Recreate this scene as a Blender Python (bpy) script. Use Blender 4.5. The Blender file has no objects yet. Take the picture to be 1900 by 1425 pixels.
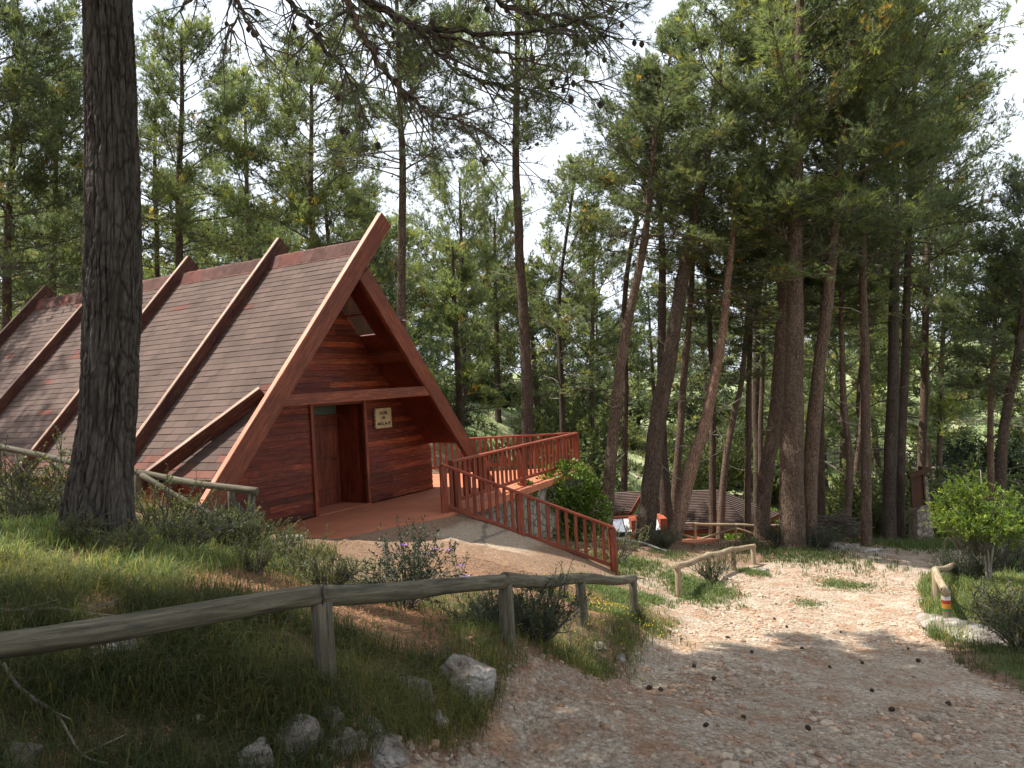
import bpy, math, random
import numpy as np
from mathutils import Vector, Matrix, Euler
random.seed(7); rng=np.random.default_rng(7)
S=bpy.context.scene; COL=S.collection
# ---------------------------------------------------------------- camera
FPX=1433.; PIT=-.002; ROL=.0552
_F=np.array([0,math.cos(PIT),-math.sin(PIT)]); _U0=np.array([0,math.sin(PIT),math.cos(PIT)]); _R0=np.array([1.,0,0])
_R=_R0*math.cos(ROL)-_U0*math.sin(ROL); _U=_U0*math.cos(ROL)+_R0*math.sin(ROL)
CZ=1.6; CAM=np.array([0,0,CZ])
cd=bpy.data.cameras.new('camera'); co=bpy.data.objects.new('camera',cd); COL.objects.link(co)
co.matrix_world=Matrix(((_R[0],_U[0],-_F[0],0),(_R[1],_U[1],-_F[1],0),(_R[2],_U[2],-_F[2],CZ),(0,0,0,1)))
cd.sensor_width=36; cd.lens=36*FPX/1900; cd.clip_start=.1; cd.clip_end=9000
S.camera=co
# ---------------------------------------------------------------- sun, sky, exposure
SUN_EL=math.radians(62); SD=Vector((-math.cos(SUN_EL)*.99,math.cos(SUN_EL)*.13,math.sin(SUN_EL))).normalized()
sl=bpy.data.lights.new('sun','SUN'); sl.energy=5.0; sl.angle=math.radians(.5); sl.color=(1,.955,.89)
so=bpy.data.objects.new('sun',sl); COL.objects.link(so); so.rotation_euler=SD.to_track_quat('Z','Y').to_euler(); so.location=(-10,5,30)
W=bpy.data.worlds.new('World'); S.world=W; W.use_nodes=True
def _world():
    nt=W.node_tree; nt.nodes.clear(); N=nt.nodes.new; L=nt.links.new
    out=N('ShaderNodeOutputWorld'); bg=N('ShaderNodeBackground'); bg.inputs[1].default_value=.1
    sk=N('ShaderNodeTexSky'); sk.sky_type='NISHITA'; sk.sun_disc=False; sk.sun_elevation=SUN_EL; sk.sun_rotation=math.atan2(SD.x,SD.y); sk.dust_density=2.0
    tc=N('ShaderNodeTexCoord'); mp=N('ShaderNodeMapping'); mp.inputs['Scale'].default_value=(1,1,2.2)
    no=N('ShaderNodeTexNoise'); no.inputs['Scale'].default_value=1.7; no.inputs['Detail'].default_value=6; no.inputs['Roughness'].default_value=.55
    cr=N('ShaderNodeValToRGB'); cr.color_ramp.elements[0].position=.42; cr.color_ramp.elements[1].position=.53
    cr.color_ramp.elements[0].color=(.15,.15,.15,1); cr.color_ramp.elements[1].color=(1,1,1,1)
    mx=N('ShaderNodeMix'); mx.data_type='RGBA'; mx.inputs[7].default_value=(7.5,8.1,9.1,1)
    L(tc.outputs['Generated'],mp.inputs[0]); L(mp.outputs[0],no.inputs[0]); L(no.outputs[0],cr.inputs[0]); L(cr.outputs[0],mx.inputs[0])
    L(sk.outputs[0],mx.inputs[6]); L(mx.outputs[2],bg.inputs[0]); L(bg.outputs[0],out.inputs[0])
_world()
S.view_settings.view_transform='Standard'; S.view_settings.look='None'; S.view_settings.gamma=1; S.view_settings.use_curve_mapping=False
S.view_settings.exposure=0.8
S.render.engine='CYCLES'
try:
    S.cycles.max_bounces=5; S.cycles.transparent_max_bounces=8; S.cycles.diffuse_bounces=3
except Exception: pass
# ---------------------------------------------------------------- noise and mesh helpers
def _h(ix,iy,iz,s):
    n=(ix.astype(np.int64)*374761393+iy.astype(np.int64)*668265263+iz.astype(np.int64)*2147483647+s*1274126177)&0xffffffff
    n=((n^(n>>13))*1274126177)&0xffffffff
    return ((n^(n>>16))&0xffffff)/16777215.
def vn(x,y,z,s=0):
    x,y,z=np.broadcast_arrays(np.asarray(x,float),np.asarray(y,float),np.asarray(z,float))
    ix,iy,iz=np.floor(x),np.floor(y),np.floor(z); fx,fy,fz=x-ix,y-iy,z-iz
    fx,fy,fz=[t*t*(3-2*t) for t in (fx,fy,fz)]
    r=0
    for a in (0,1):
        for b in (0,1):
            for c in (0,1):
                r=r+_h(ix+a,iy+b,iz+c,s)*(fx if a else 1-fx)*(fy if b else 1-fy)*(fz if c else 1-fz)
    return r*2-1
def fbm(x,y,z=0.,o=4,s=0):
    r=0;a=1.;k=1.
    for i in range(o): r=r+a*vn(x*k,y*k,z*k,s+i); a*=.5;k*=2.03
    return r/2
def link(o,parent=None):
    COL.objects.link(o)
    if parent is not None: o.parent=parent
    return o
def tri_mesh(name,v,f,mats,mi=None,tint=None,lc=None,smooth=False):
    v=np.asarray(v,np.float32); f=np.asarray(f,np.int32); k=f.shape[1]
    me=bpy.data.meshes.new(name); me.vertices.add(len(v)); me.vertices.foreach_set('co',v.ravel())
    me.loops.add(f.size); me.loops.foreach_set('vertex_index',f.ravel())
    me.polygons.add(len(f)); me.polygons.foreach_set('loop_start',np.arange(0,f.size,k,dtype=np.int32)); me.polygons.foreach_set('loop_total',np.full(len(f),k,np.int32))
    if mi is not None: me.polygons.foreach_set('material_index',np.asarray(mi,np.int32))
    me.polygons.foreach_set('use_smooth',np.full(len(f),bool(smooth)))
    for m in (mats if isinstance(mats,(list,tuple)) else [mats]): me.materials.append(m)
    me.update(calc_edges=True)
    if tint is not None:
        t=np.ones((len(v),4),np.float32); t[:,:np.asarray(tint).shape[1]]=tint
        me.attributes.new('tint','FLOAT_COLOR','POINT').data.foreach_set('color',t.ravel())
    if lc is not None: me.attributes.new('lc','FLOAT_VECTOR','POINT').data.foreach_set('vector',np.asarray(lc,np.float32).ravel())
    return me
def empty(name,loc=(0,0,0),rz=0,label=None,cat=None,group=None):
    o=bpy.data.objects.new(name,None); link(o); o.location=loc; o.rotation_euler=(0,0,rz); o.empty_display_size=.2
    return tag(o,label,cat,group)
def tag(o,label=None,cat=None,group=None,kind=None):
    if label: o['label']=label
    if cat: o['category']=cat
    if group: o['group']=group
    if kind: o['kind']=kind
    return o
def mobj(name,me,parent=None,loc=None):
    o=bpy.data.objects.new(name,me); link(o,parent)
    if loc is not None: o.location=loc
    return o
class MB:
    def __init__(s): s.v=[];s.f=[];s.l=[];s.t=[];s.m=[];s.sm=[]
    def add(s,vs,fs,lcs=None,tint=(1,1,1),m=0,smooth=False):
        b=len(s.v); s.v+= [tuple(map(float,x)) for x in vs]; s.f+=[tuple(b+i for i in q) for q in fs]
        s.l+= [tuple(map(float,x)) for x in (lcs if lcs is not None else vs)]; s.t+=[(tint[0],tint[1],tint[2],1.)]*len(vs); s.m+=[m]*len(fs); s.sm+=[smooth]*len(fs)
    def build(s,name,mats,parent=None,loc=None):
        me=bpy.data.meshes.new(name); me.from_pydata(s.v,[],s.f)
        for m in (mats if isinstance(mats,(list,tuple)) else [mats]): me.materials.append(m)
        me.polygons.foreach_set('material_index',s.m); me.polygons.foreach_set('use_smooth',s.sm)
        me.attributes.new('tint','FLOAT_COLOR','POINT').data.foreach_set('color',np.array(s.t,np.float32).ravel())
        me.attributes.new('lc','FLOAT_VECTOR','POINT').data.foreach_set('vector',np.array(s.l,np.float32).ravel())
        me.update(); return mobj(name,me,parent,loc)
    def beam(s,p0,p1,w,h,up=(0,0,1),bev=.006,tint=(1,1,1),m=0,topm=None):
        """box from p0 to p1, w wide (sideways), h deep (along up), bevelled long edges"""
        p0,p1=Vector(p0),Vector(p1); d=(p1-p0); L=d.length; d=d/L; sd=d.cross(Vector(up)).normalized(); u=sd.cross(d).normalized()
        a,b=w/2,h/2; e=min(bev,a*.6,b*.6); ring=[(-a+e,-b),(a-e,-b),(a,-b+e),(a,b-e),(a-e,b),(-a+e,b),(-a,b-e),(-a,-b+e)]
        o=random.random()*40; vs=[];lc=[]
        n=max(1,min(12,int(L/.8)))
        for i in range(n+1):
            for (x,y) in ring: vs.append(p0+d*(L*i/n)+sd*x+u*y); lc.append((x+o,y+o*.37,L*i/n+o))
        fs=[]
        for i in range(n):
            for j in range(8): k=(j+1)%8; fs.append((i*8+j,i*8+k,i*8+8+k,i*8+8+j))
        fs.append(tuple(range(7,-1,-1))); fs.append(tuple(range(n*8,n*8+8)))
        s.add(vs,fs,lc,tint,m)
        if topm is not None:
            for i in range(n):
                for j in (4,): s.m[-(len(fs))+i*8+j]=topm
    def box(s,x0,x1,y0,y1,z0,z1,tint=(1,1,1),m=0):
        vs=[(x,y,z) for z in (z0,z1) for y in (y0,y1) for x in (x0,x1)]
        s.add(vs,[(0,2,3,1),(4,5,7,6),(0,1,5,4),(1,3,7,5),(3,2,6,7),(2,0,4,6)],None,tint,m)
    def tube(s,pts,rad,n=10,amp=0.,fr=3.,tint=(1,1,1),m=0,cap=True,smooth=True,sub=1,seed=0):
        pts=[Vector(p) for p in pts]
        if sub>1:
            q=[];rr=[]
            for i in range(len(pts)-1):
                a=pts[max(i-1,0)];b=pts[i];c=pts[i+1];d=pts[min(i+2,len(pts)-1)]
                for k in range(sub):
                    t=k/sub; q.append(.5*((2*b)+(c-a)*t+(2*a-5*b+4*c-d)*t*t+(3*b-a-3*c+d)*t**3)); rr.append(rad[i]*(1-t)+rad[i+1]*t)
            q.append(pts[-1]);rr.append(rad[-1]);pts,rad=q,rr
        N=len(pts); vs=[];lc=[]; L=0; o=random.random()*30
        up=Vector((0,0,1)) if abs((pts[-1]-pts[0]).normalized().z)<.8 else Vector((0,1,0))
        for i,p in enumerate(pts):
            d=(pts[min(i+1,N-1)]-pts[max(i-1,0)]).normalized(); sd=d.cross(up).normalized(); u=sd.cross(d)
            if i: L+=(p-pts[i-1]).length
            r=rad[i]
            for j in range(n):
                a=2*math.pi*j/n; c,si=math.cos(a),math.sin(a)
                rr=r
                if amp: rr=r*(1+amp*float(vn(c*fr*.5+o,si*fr*.5,L*fr,seed)))
                vs.append(p+(sd*c+u*si)*rr); lc.append((c*r+o,si*r+o,L+o))
        fs=[]
        for i in range(N-1):
            for j in range(n): k=(j+1)%n; fs.append((i*n+j,i*n+k,i*n+n+k,i*n+n+j))
        if cap: fs.append(tuple(range(n-1,-1,-1))); fs.append(tuple(range((N-1)*n,N*n)))
        s.add(vs,fs,lc,tint,m,smooth)
def at(px,py,Y): return CAM+(_F+_R*(px-950)/FPX-_U*(py-712.5)/FPX)*Y
def rayd(px,py): return _F+_R*(px-950)/FPX-_U*(py-712.5)/FPX
# ---------------------------------------------------------------- terrain
CP=[ # world x, y, drop below the eye
(0,0,1.6),(-3,0,1.25),(3,0,1.75),(-6,0,.9),(7,0,2.1),(0,-6,.6),(-8,-6,-.5),(8,-6,1.3),(-12,5,.4),(-14,12,.5)]
PP=[(830,1425,4.75),(1400,1425,5.0),(1700,1425,5.2),(1130,1260,8),(1400,1300,7.1),(1650,1300,7.2),(1215,1165,11.2),(1450,1170,11.5),(1620,1175,11.9),
(1250,1108,14),(1450,1110,14),(1500,1060,17),(1400,1048,18),(1500,1030,19.5),(1250,1012,21),(1200,1030,18.5),(1200,1060,15.5),(1470,1018,21),(1380,1003,26),(1600,1020,21.5),(1580,1005,24.5),(1700,1010,24),(1715,1000,25.5),
(1100,1120,11.3),(1178,1150,10.9),(1082,1172,8.6),(944,1206,6.3),(605,1265,4.3),(0,1425,3.3),(300,1425,3.5),(500,1425,3.9),(-150,1330,3.3),
(200,1060,6),(190,985,7),(0,1000,7),(-250,980,7.5),(400,1090,6),(650,1090,8.3),(800,1065,9.3),(470,990,10.8),(0,915,12),(-200,880,13),(250,935,10.6),(430,1005,10),(500,1060,8),(350,1040,7.5),
(850,1060,10.6),(1000,1060,12.2),(1100,1064,14),(1080,1050,15.2),(1120,1030,17),
(1760,1160,12),(1745,1110,14),(1830,1080,16.5),(1850,1130,13),(1890,1290,8.5),(1960,1250,9),(1750,1260,9),(1880,1070,18.5),(1890,1010,22.5),(2100,1100,15),
(1000,800,45),(900,826,32),(1250,850,62),(1250,900,50),(1450,860,60),(1700,880,60),(1850,900,45),(1100,830,55),(1900,820,80)]
for px,py,d in PP:
    p=at(px,py,d); CP.append((p[0],p[1],CZ-p[2]))
CP+=[(-3.2,13,2.36),(-1.5,15,2.4),(-2.5,18,2.5),(-5,16,2.2),(-9,17,1.9),(-13,20,1.2),(-6,22,2.3),(-16,30,1.0),(-20,12,-.3),(0.2,16.5,3.4),(1.5,19,3.9),(-25,45,.5),(-8,35,1.9),
(0,25,4.3),(3,30,6.2),(7,31,7.6),(8.5,38,8.6),(12,34,8.2),(18,32,7.6),(26,30,7.0),(4,42,6.6),(-5,60,2.2),(-30,70,-1),(20,80,5.5),(50,80,4),(40,40,7),(0,90,2.),(30,110,3),(-50,100,-3),(70,60,6),(-50,30,-2),(-45,-10,-4),(45,5,5),(30,12,5.6),(20,-10,2.5),(0,-40,-3)]
CP=np.array(CP,float); _sc=10.
def _phi(r2): return r2*np.log(r2+1e-9)*.5
def _fit():
    n=len(CP); X=CP[:,:2]/_sc; K=_phi(((X[:,None]-X[None])**2).sum(-1))+np.eye(n)*.0012
    Pm=np.c_[np.ones(n),X]; A=np.zeros((n+3,n+3)); A[:n,:n]=K;A[:n,n:]=Pm;A[n:,:n]=Pm.T
    return np.linalg.solve(A,np.r_[CP[:,2],0,0,0])
_w=_fit()
def left_edge(y): return np.interp(y,[0,3,4.7,6.2,8,11,14,18,20.5,24],[-2.2,-1.1,-.45,0,1.0,2.05,3.1,5.6,7.4,8])
def right_edge(y): return np.interp(y,[0,5,8.5,9.5,12,15.5,20,24],[4.6,5.0,5.5,5.3,6.15,7.9,11.5,16])
def ss(a,b,x): t=np.clip((x-a)/(b-a),0,1); return t*t*(3-2*t)
def gz(x,y,detail=True):
    x=np.asarray(x,float);y=np.asarray(y,float); sh=np.broadcast(x,y).shape
    x=np.broadcast_to(x,sh).ravel();y=np.broadcast_to(y,sh).ravel(); out=np.empty(len(x))
    for i in range(0,len(x),40000):
        q=np.c_[x[i:i+40000],y[i:i+40000]]/_sc
        r2=((q[:,None]-CP[None,:,:2]/_sc)**2).sum(-1); out[i:i+40000]=_phi(r2)@_w[:-3]+_w[-3]+q@_w[-2:]
    r=np.hypot(x,y)
    az=np.arctan2(x,np.maximum(y,-1e9))
    valley=8+60*ss(140,500,r)-np.clip((r-900)/2400,0,1)**1.3*(110+110*fbm(az*4+3,r/1800,0,5,5))
    left=ss(.1,-.5,az)
    valley=valley*(1-left)+left*(-8*ss(100,400,r)-4)
    valley=valley+8*fbm(x/90,y/90,0,3,9)*ss(150,400,r)
    k=ss(75,170,r); out=out*(1-k)+valley*k
    z=CZ-out
    if detail:
        nr=1-ss(25,60,r)
        path=ss(left_edge(y)-.25,left_edge(y)+.5,x)*ss(right_edge(y)+.2,right_edge(y)-.3,x)
        z=z+nr*(.05*fbm(x*1.1,y*1.1,0,3,1)*(1-.5*path)+(.035-.012*path)*fbm(x*5,y*5,0,4,2))
        z=z+.5*(1-nr)*fbm(x/6,y/6,0,3,3)
        # worn ruts along the track and a cut bank on its left side
        le=left_edge(y); near=ss(13,10,y)*ss(2,3.5,y)
        z=z-.06*near*np.exp(-((x-le-.25)/.3)**2)+.09*near*np.exp(-((x-le+.4)/.35)**2)
        z=z-.03*ss(16,12,y)*np.exp(-((x-(le+right_edge(y))/2-.6)/.5)**2)
    return z.reshape(sh)
_an=.5269; _pz=2.7079+CZ-4.976
def _sink(x,y,z):
    dx=x+2.8129; dy=y-14.4894; lx=dx*math.sin(_an)+dy*math.cos(_an); ly=-dx*math.cos(_an)+dy*math.sin(_an)
    k=ss(-3.7,-3.2,lx)*ss(3.9,3.5,lx)*ss(-.75,-.5,ly)*ss(12.5,11.5,ly)
    k2=ss(3.,3.3,lx)*ss(7.2,6.8,lx)*ss(.2,.6,ly)*ss(5.2,5.,ly)
    return np.where(k>0,np.minimum(z,z*(1-k)+(_pz-.35)*k),z)
_gz0=gz
def gz(x,y,detail=True): 
    x=np.asarray(x,float);y=np.asarray(y,float); return _sink(x,y,_gz0(x,y,detail))
def g1(x,y): return float(gz(np.array([x]),np.array([y]))[0])
def hit(px,py,t1=120):
    d=rayd(px,py); t=np.concatenate([np.arange(2,20,.02),np.arange(20,t1,.1)]); P=CAM[None]+d[None]*t[:,None]
    z=gz(P[:,0],P[:,1]); k=np.nonzero(P[:,2]<z)[0]
    i=k[0] if len(k) else len(t)-1
    return np.array([P[i,0],P[i,1],z[i]])
# ---------------------------------------------------------------- materials
def nodes(name):
    m=bpy.data.materials.new(name); m.use_nodes=True; nt=m.node_tree; b=nt.nodes['Principled BSDF']; return m,nt,b
class NB:
    def __init__(s,nt): s.nt=nt
    def n(s,t,**k):
        x=s.nt.nodes.new(t)
        for a,v in k.items(): setattr(x,a,v)
        return x
    def l(s,a,b): s.nt.links.new(a,b)
    def coord(s,kind='lc',scale=(1,1,1)):
        mp=s.n('ShaderNodeMapping'); mp.inputs['Scale'].default_value=scale
        if kind=='lc': a=s.n('ShaderNodeAttribute',attribute_name='lc'); s.l(a.outputs['Vector'],mp.inputs[0])
        else:
            a=s.n('ShaderNodeTexCoord'); s.l(a.outputs['Object'],mp.inputs[0])
        return mp.outputs[0]
    def noise(s,vec,scale,detail=4,rough=.55,dist=0):
        x=s.n('ShaderNodeTexNoise'); x.inputs['Scale'].default_value=scale;x.inputs['Detail'].default_value=detail;x.inputs['Roughness'].default_value=rough;x.inputs['Distortion'].default_value=dist
        s.l(vec,x.inputs['Vector']); return x.outputs[0]
    def voro(s,vec,scale,feature='F1',out='Distance'):
        x=s.n('ShaderNodeTexVoronoi',feature=feature); x.inputs['Scale'].default_value=scale; s.l(vec,x.inputs['Vector']); return x.outputs[out]
    def ramp(s,fac,stops):
        x=s.n('ShaderNodeValToRGB'); e=x.color_ramp.elements
        while len(e)<len(stops): e.new(.5)
        for q,(p,c) in zip(e,stops):
            q.position=p; q.color=(c,c,c,1) if isinstance(c,(int,float)) else (*c,1)
        s.l(fac,x.inputs[0]); return x.outputs[0]
    def mix(s,a,b,fac,mode='MIX'):
        x=s.n('ShaderNodeMix',data_type='RGBA',blend_type=mode)
        for i,q in ((0,fac),(6,a),(7,b)):
            if isinstance(q,(int,float)): x.inputs[i].default_value=q if i==0 else (q,q,q,1)
            elif isinstance(q,tuple): x.inputs[i].default_value=(*q,1)
            else: s.l(q,x.inputs[i])
        return x.outputs[2]
    def math(s,op,a,b=0.):
        x=s.n('ShaderNodeMath',operation=op)
        for i,q in ((0,a),(1,b)):
            if isinstance(q,(int,float)): x.inputs[i].default_value=q
            else: s.l(q,x.inputs[i])
        return x.outputs[0]
    def bump(s,h,st,dist,nrm=None):
        x=s.n('ShaderNodeBump'); x.inputs['Strength'].default_value=st; x.inputs['Distance'].default_value=dist; s.l(h,x.inputs['Height'])
        if nrm is not None: s.l(nrm,x.inputs['Normal'])
        return x.outputs[0]
def m_wood(name,c0,c1,c2,wear=(.35,.3,.25),wamt=.25,rough=.55,scale=1.,tint=True,grain=1.):
    m,nt,b=nodes(name); g=NB(nt)
    v=g.coord('lc',(9*scale,9*scale,.55*scale)); gr=g.noise(v,4,6,.6,.6)
    big=g.noise(g.coord('lc',(1,1,.6)),1.3,3)
    c=g.ramp(gr,[(.3,c0),(.5,c1),(.72,c2)]); c=g.mix(c,c0,g.ramp(big,[(.42,0.),(.7,.75)]))
    w=g.math('MULTIPLY',g.ramp(g.noise(g.coord('lc',(6,6,.9)),5,6,.75),[(.56,0.),(.64,1.)]),wamt)
    c=g.mix(c,wear,w); c=g.mix(c,g.ramp(g.noise(v,15,4,.7),[(.34,.45),(.46,1.),(.7,1.2)]),.75,'MULTIPLY')
    if tint:
        a=g.n('ShaderNodeAttribute',attribute_name='tint'); c=g.mix(c,a.outputs['Color'],1.,'MULTIPLY')
    g.l(c,b.inputs['Base Color']); b.inputs['Roughness'].default_value=rough; b.inputs['Specular IOR Level'].default_value=.3
    g.l(g.bump(gr,.5*grain,.006),b.inputs['Normal']); return m
def m_bark(name,c0,c1,c2,big=False):
    m,nt,b=nodes(name); g=NB(nt)
    v=g.coord('lc',(1,1,.28 if not big else .19)); w=g.noise(v,6,3); 
    x=g.n('ShaderNodeVectorMath',operation='MULTIPLY_ADD'); g.l(v,x.inputs[0]); x.inputs[1].default_value=(1,1,1)
    cw=g.n('ShaderNodeTexNoise'); cw.inputs['Scale'].default_value=7; g.l(v,cw.inputs[0])
    sc=g.n('ShaderNodeVectorMath',operation='SCALE'); g.l(cw.outputs[1],sc.inputs[0]); sc.inputs['Scale'].default_value=.10; g.l(sc.outputs[0],x.inputs[2])
    vo=g.voro(x.outputs[0],26 if not big else 16,'DISTANCE_TO_EDGE'); fine=g.noise(v,60,5,.7)
    crack=g.ramp(vo,[(.0,0.),(.12,1.)])
    col=g.ramp(fine,[(.25,c0),(.5,c1),(.75,c2)]); col=g.mix(c0,col,g.math('ADD',g.math('MULTIPLY',crack,.75),.25))
    col=g.mix(col,c2,g.math('MULTIPLY',g.ramp(w,[(.5,0.),(.75,1.)]),.5))
    oi=g.n('ShaderNodeObjectInfo'); col=g.mix(col,g.ramp(oi.outputs['Random'],[(0,(.72,.72,.72)),(1,(1.3,1.15,1.05))]),1.,'MULTIPLY') if not big else col
    g.l(col,b.inputs['Base Color']); b.inputs['Roughness'].default_value=.92; b.inputs['Specular IOR Level'].default_value=.15
    h=g.math('ADD',g.math('MULTIPLY',crack,1.),g.math('MULTIPLY',fine,.5))
    g.l(g.bump(h,.9,.02 if not big else .012),b.inputs['Normal']); return m
def m_leaf(name,col,trans=.35,var=.3,rough=.55,spec=.3):
    m,nt,b=nodes(name); g=NB(nt); a=g.n('ShaderNodeAttribute',attribute_name='tint')
    oi=g.n('ShaderNodeObjectInfo'); c=g.mix(col,a.outputs['Color'],1.,'MULTIPLY')
    c=g.mix(c,g.ramp(oi.outputs['Random'],[(0,(1-var,1-var,1-var*.6)),(.5,(1,1,1)),(1,(1+var,1+var*.8,1-var*.4))]),1.,'MULTIPLY')
    g.l(c,b.inputs['Base Color']); b.inputs['Roughness'].default_value=rough; b.inputs['Specular IOR Level'].default_value=spec
    t=g.n('ShaderNodeBsdfTranslucent'); g.l(g.mix(c,(1.18,1.25,.72),1.,'MULTIPLY'),t.inputs[0]); mx=g.n('ShaderNodeMixShader'); mx.inputs[0].default_value=trans
    out=nt.nodes['Material Output']; g.l(b.outputs[0],mx.inputs[1]); g.l(t.outputs[0],mx.inputs[2]); g.l(mx.outputs[0],out.inputs[0]); return m
def m_plain(name,col,rough=.6,var=.25,scale=6.,bump=.2,metal=0.,tint=False,spec=.4,bd=.01):
    m,nt,b=nodes(name); g=NB(nt); v=g.coord('obj'); n=g.noise(v,scale,6,.6)
    c=g.mix(tuple(x*(1-var) for x in col),tuple(min(1,x*(1+var)) for x in col),g.ramp(n,[(.3,0.),(.7,1.)]))
    if tint: a=g.n('ShaderNodeAttribute',attribute_name='tint'); c=g.mix(c,a.outputs['Color'],1.,'MULTIPLY')
    g.l(c,b.inputs['Base Color']); b.inputs['Roughness'].default_value=rough; b.inputs['Metallic'].default_value=metal; b.inputs['Specular IOR Level'].default_value=spec
    g.l(g.bump(g.noise(v,scale*8,5,.65),bump,bd),b.inputs['Normal']); return m
def m_stone(name,c0,c1,c2,scale=3.,joint=0.,bd=.02):
    m,nt,b=nodes(name); g=NB(nt); v=g.coord('obj'); n=g.noise(v,scale,8,.65); f=g.noise(v,scale*9,6,.7)
    c=g.ramp(n,[(.32,c0),(.5,c1),(.68,c2)]); c=g.mix(c,c0,g.math('MULTIPLY',g.ramp(f,[(.5,0.),(.65,1.)]),.5)); h=g.math('ADD',n,g.math('MULTIPLY',f,.4))
    if joint:
        cw=g.n('ShaderNodeVectorMath',operation='MULTIPLY_ADD'); nn=g.n('ShaderNodeTexNoise'); nn.inputs['Scale'].default_value=3; g.l(v,nn.inputs[0]); g.l(nn.outputs[1],cw.inputs[0]); cw.inputs[1].default_value=(.12,.12,.12); g.l(v,cw.inputs[2])
        e=g.ramp(g.voro(cw.outputs[0],joint,'DISTANCE_TO_EDGE'),[(.015,0.),(.07,1.)]); cc=g.voro(cw.outputs[0],joint,'F1','Color')
        c=g.mix(c,g.mix((.7,.7,.7),(1.25,1.2,1.1),cc),.8,'MULTIPLY'); c=g.mix((.15,.13,.10),c,e); h=g.math('ADD',g.math('MULTIPLY',h,.3),e)
    g.l(c,b.inputs['Base Color']); b.inputs['Roughness'].default_value=.9; b.inputs['Specular IOR Level'].default_value=.2
    g.l(g.bump(h,.8,bd),b.inputs['Normal']); return m
M={}
M['red']=m_wood('red_stained_wood',(.09,.022,.012),(.20,.046,.022),(.33,.095,.042),(.42,.25,.18),.22,.5)
M['board']=m_wood('red_board',(.065,.011,.005),(.17,.027,.009),(.28,.055,.018),(.36,.24,.17),.22,.55)
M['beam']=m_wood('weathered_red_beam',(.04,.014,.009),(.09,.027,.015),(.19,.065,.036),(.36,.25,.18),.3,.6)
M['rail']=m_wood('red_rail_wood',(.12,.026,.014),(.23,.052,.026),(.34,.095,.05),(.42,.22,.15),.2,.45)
M['lit_bleach']=m_wood('sunlit_bleached_timber',(.20,.11,.07),(.38,.24,.16),(.52,.37,.26),(.7,.56,.42),.5,.6)  # rafter and brace tops: bleached tone, plus sunlight painted into the colour
M['top_red']=m_wood('sunlit_top_red',(.38,.12,.06),(.52,.20,.11),(.6,.28,.17),(.62,.42,.3),.4,.5)  # barge top edge, its sunlight painted into the colour
M['log']=m_wood('grey_log',(.05,.042,.026),(.135,.115,.075),(.25,.22,.155),(.05,.05,.04),.75,.85,.8)
M['log2']=m_wood('pale_log',(.17,.12,.07),(.33,.25,.155),(.47,.38,.26),(.15,.12,.08),.6,.85,.8)
M['brownw']=m_wood('brown_board_wood',(.05,.022,.012),(.085,.038,.02),(.12,.058,.035),(.2,.12,.08),.3,.7)
M['bark_big']=m_bark('bark_dark',(.022,.018,.015),(.085,.07,.058),(.15,.128,.11),True)
M['bark']=m_bark('bark_pine',(.035,.026,.02),(.13,.098,.075),(.24,.185,.145))
M['bark_pink']=m_bark('bark_pale',(.08,.05,.035),(.25,.17,.125),(.38,.28,.22))
M['twig']=m_plain('twig',(.11,.09,.07),.9,.4,8,.3)
M['dtwig']=m_plain('dry_twig',(.26,.22,.17),.9,.4,8,.3)
M['needle']=m_leaf('pine_needles',(.160,.192,.112),.52,.2)
M['leaf']=m_leaf('broad_leaves',(.13,.20,.035),.5,.1,.45,.4)
M['shrub']=m_leaf('shrub_leaves',(.11,.135,.055),.35,.2,.5,.4)
M['grass']=m_leaf('grass_blades',(.095,.125,.042),.35,.0,.6,.2)
M['dark_leaf']=m_leaf('dark_shrub_leaves',(.035,.06,.025),.2,.1,.45,.4)
M['purple']=m_plain('purple_petals',(.30,.14,.42),.7,.2,40,.1)
M['yellow']=m_plain('yellow_petals',(.65,.45,.03),.7,.2,40,.1)
M['cone']=m_plain('cone_scales',(.075,.05,.035),.85,.5,60,.8)
M['terra']=m_plain('terracotta_floor',(.44,.15,.075),.75,.2,1.5,.15)
M['metal_dark']=m_plain('soot_metal',(.04,.045,.055),.5,.4,9,.2,.6)
M['metal_lid']=m_plain('grey_sheet_lid',(.36,.38,.42),.35,.2,9,.1,.5)
M['white']=m_plain('white_board',(.62,.64,.64),.4,.1,9,.05)
M['brick']=m_plain('red_brick',(.36,.085,.035),.85,.3,25,.5)
M['black']=m_plain('black_paint',(.02,.02,.02),.7,.2,5,.1)
M['signwood']=m_plain('sign_wood',(.50,.36,.19),.7,.25,9,.2)
M['limestone']=m_stone('limestone',(.10,.07,.05),(.30,.255,.215),(.56,.52,.47),4,0,.06)
M['masonry']=m_stone('masonry',(.17,.155,.12),(.30,.27,.22),(.42,.39,.33),4,4.6,.03)
M['pillar']=m_stone('pillar_stone',(.20,.16,.12),(.34,.28,.22),(.46,.40,.33),6,6.5,.03)
M['shingle']=m_plain('asphalt_shingle',(.112,.078,.064),.9,.18,1.2,.5,0,True,.2,.004)
M['ridge']=m_plain('ridge_shingle',(.105,.052,.042),.9,.3,6,.4,0,True,.2,.004)
M['wire']=m_plain('dark_wire',(.03,.03,.03),.6,.1,5,.1,.5)
M['hose']=m_plain('pale_hose',(.45,.45,.42),.6,.2,5,.1)
M['rope']=m_plain('white_rope',(.6,.62,.6),.8,.1,5,.1)
def m_glass():
    m,nt,b=nodes('clouded_glass'); b.inputs['Base Color'].default_value=(.22,.28,.25,1); b.inputs['Roughness'].default_value=.12; b.inputs['Transmission Weight'].default_value=.4; return m
M['glass']=m_glass()
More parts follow.
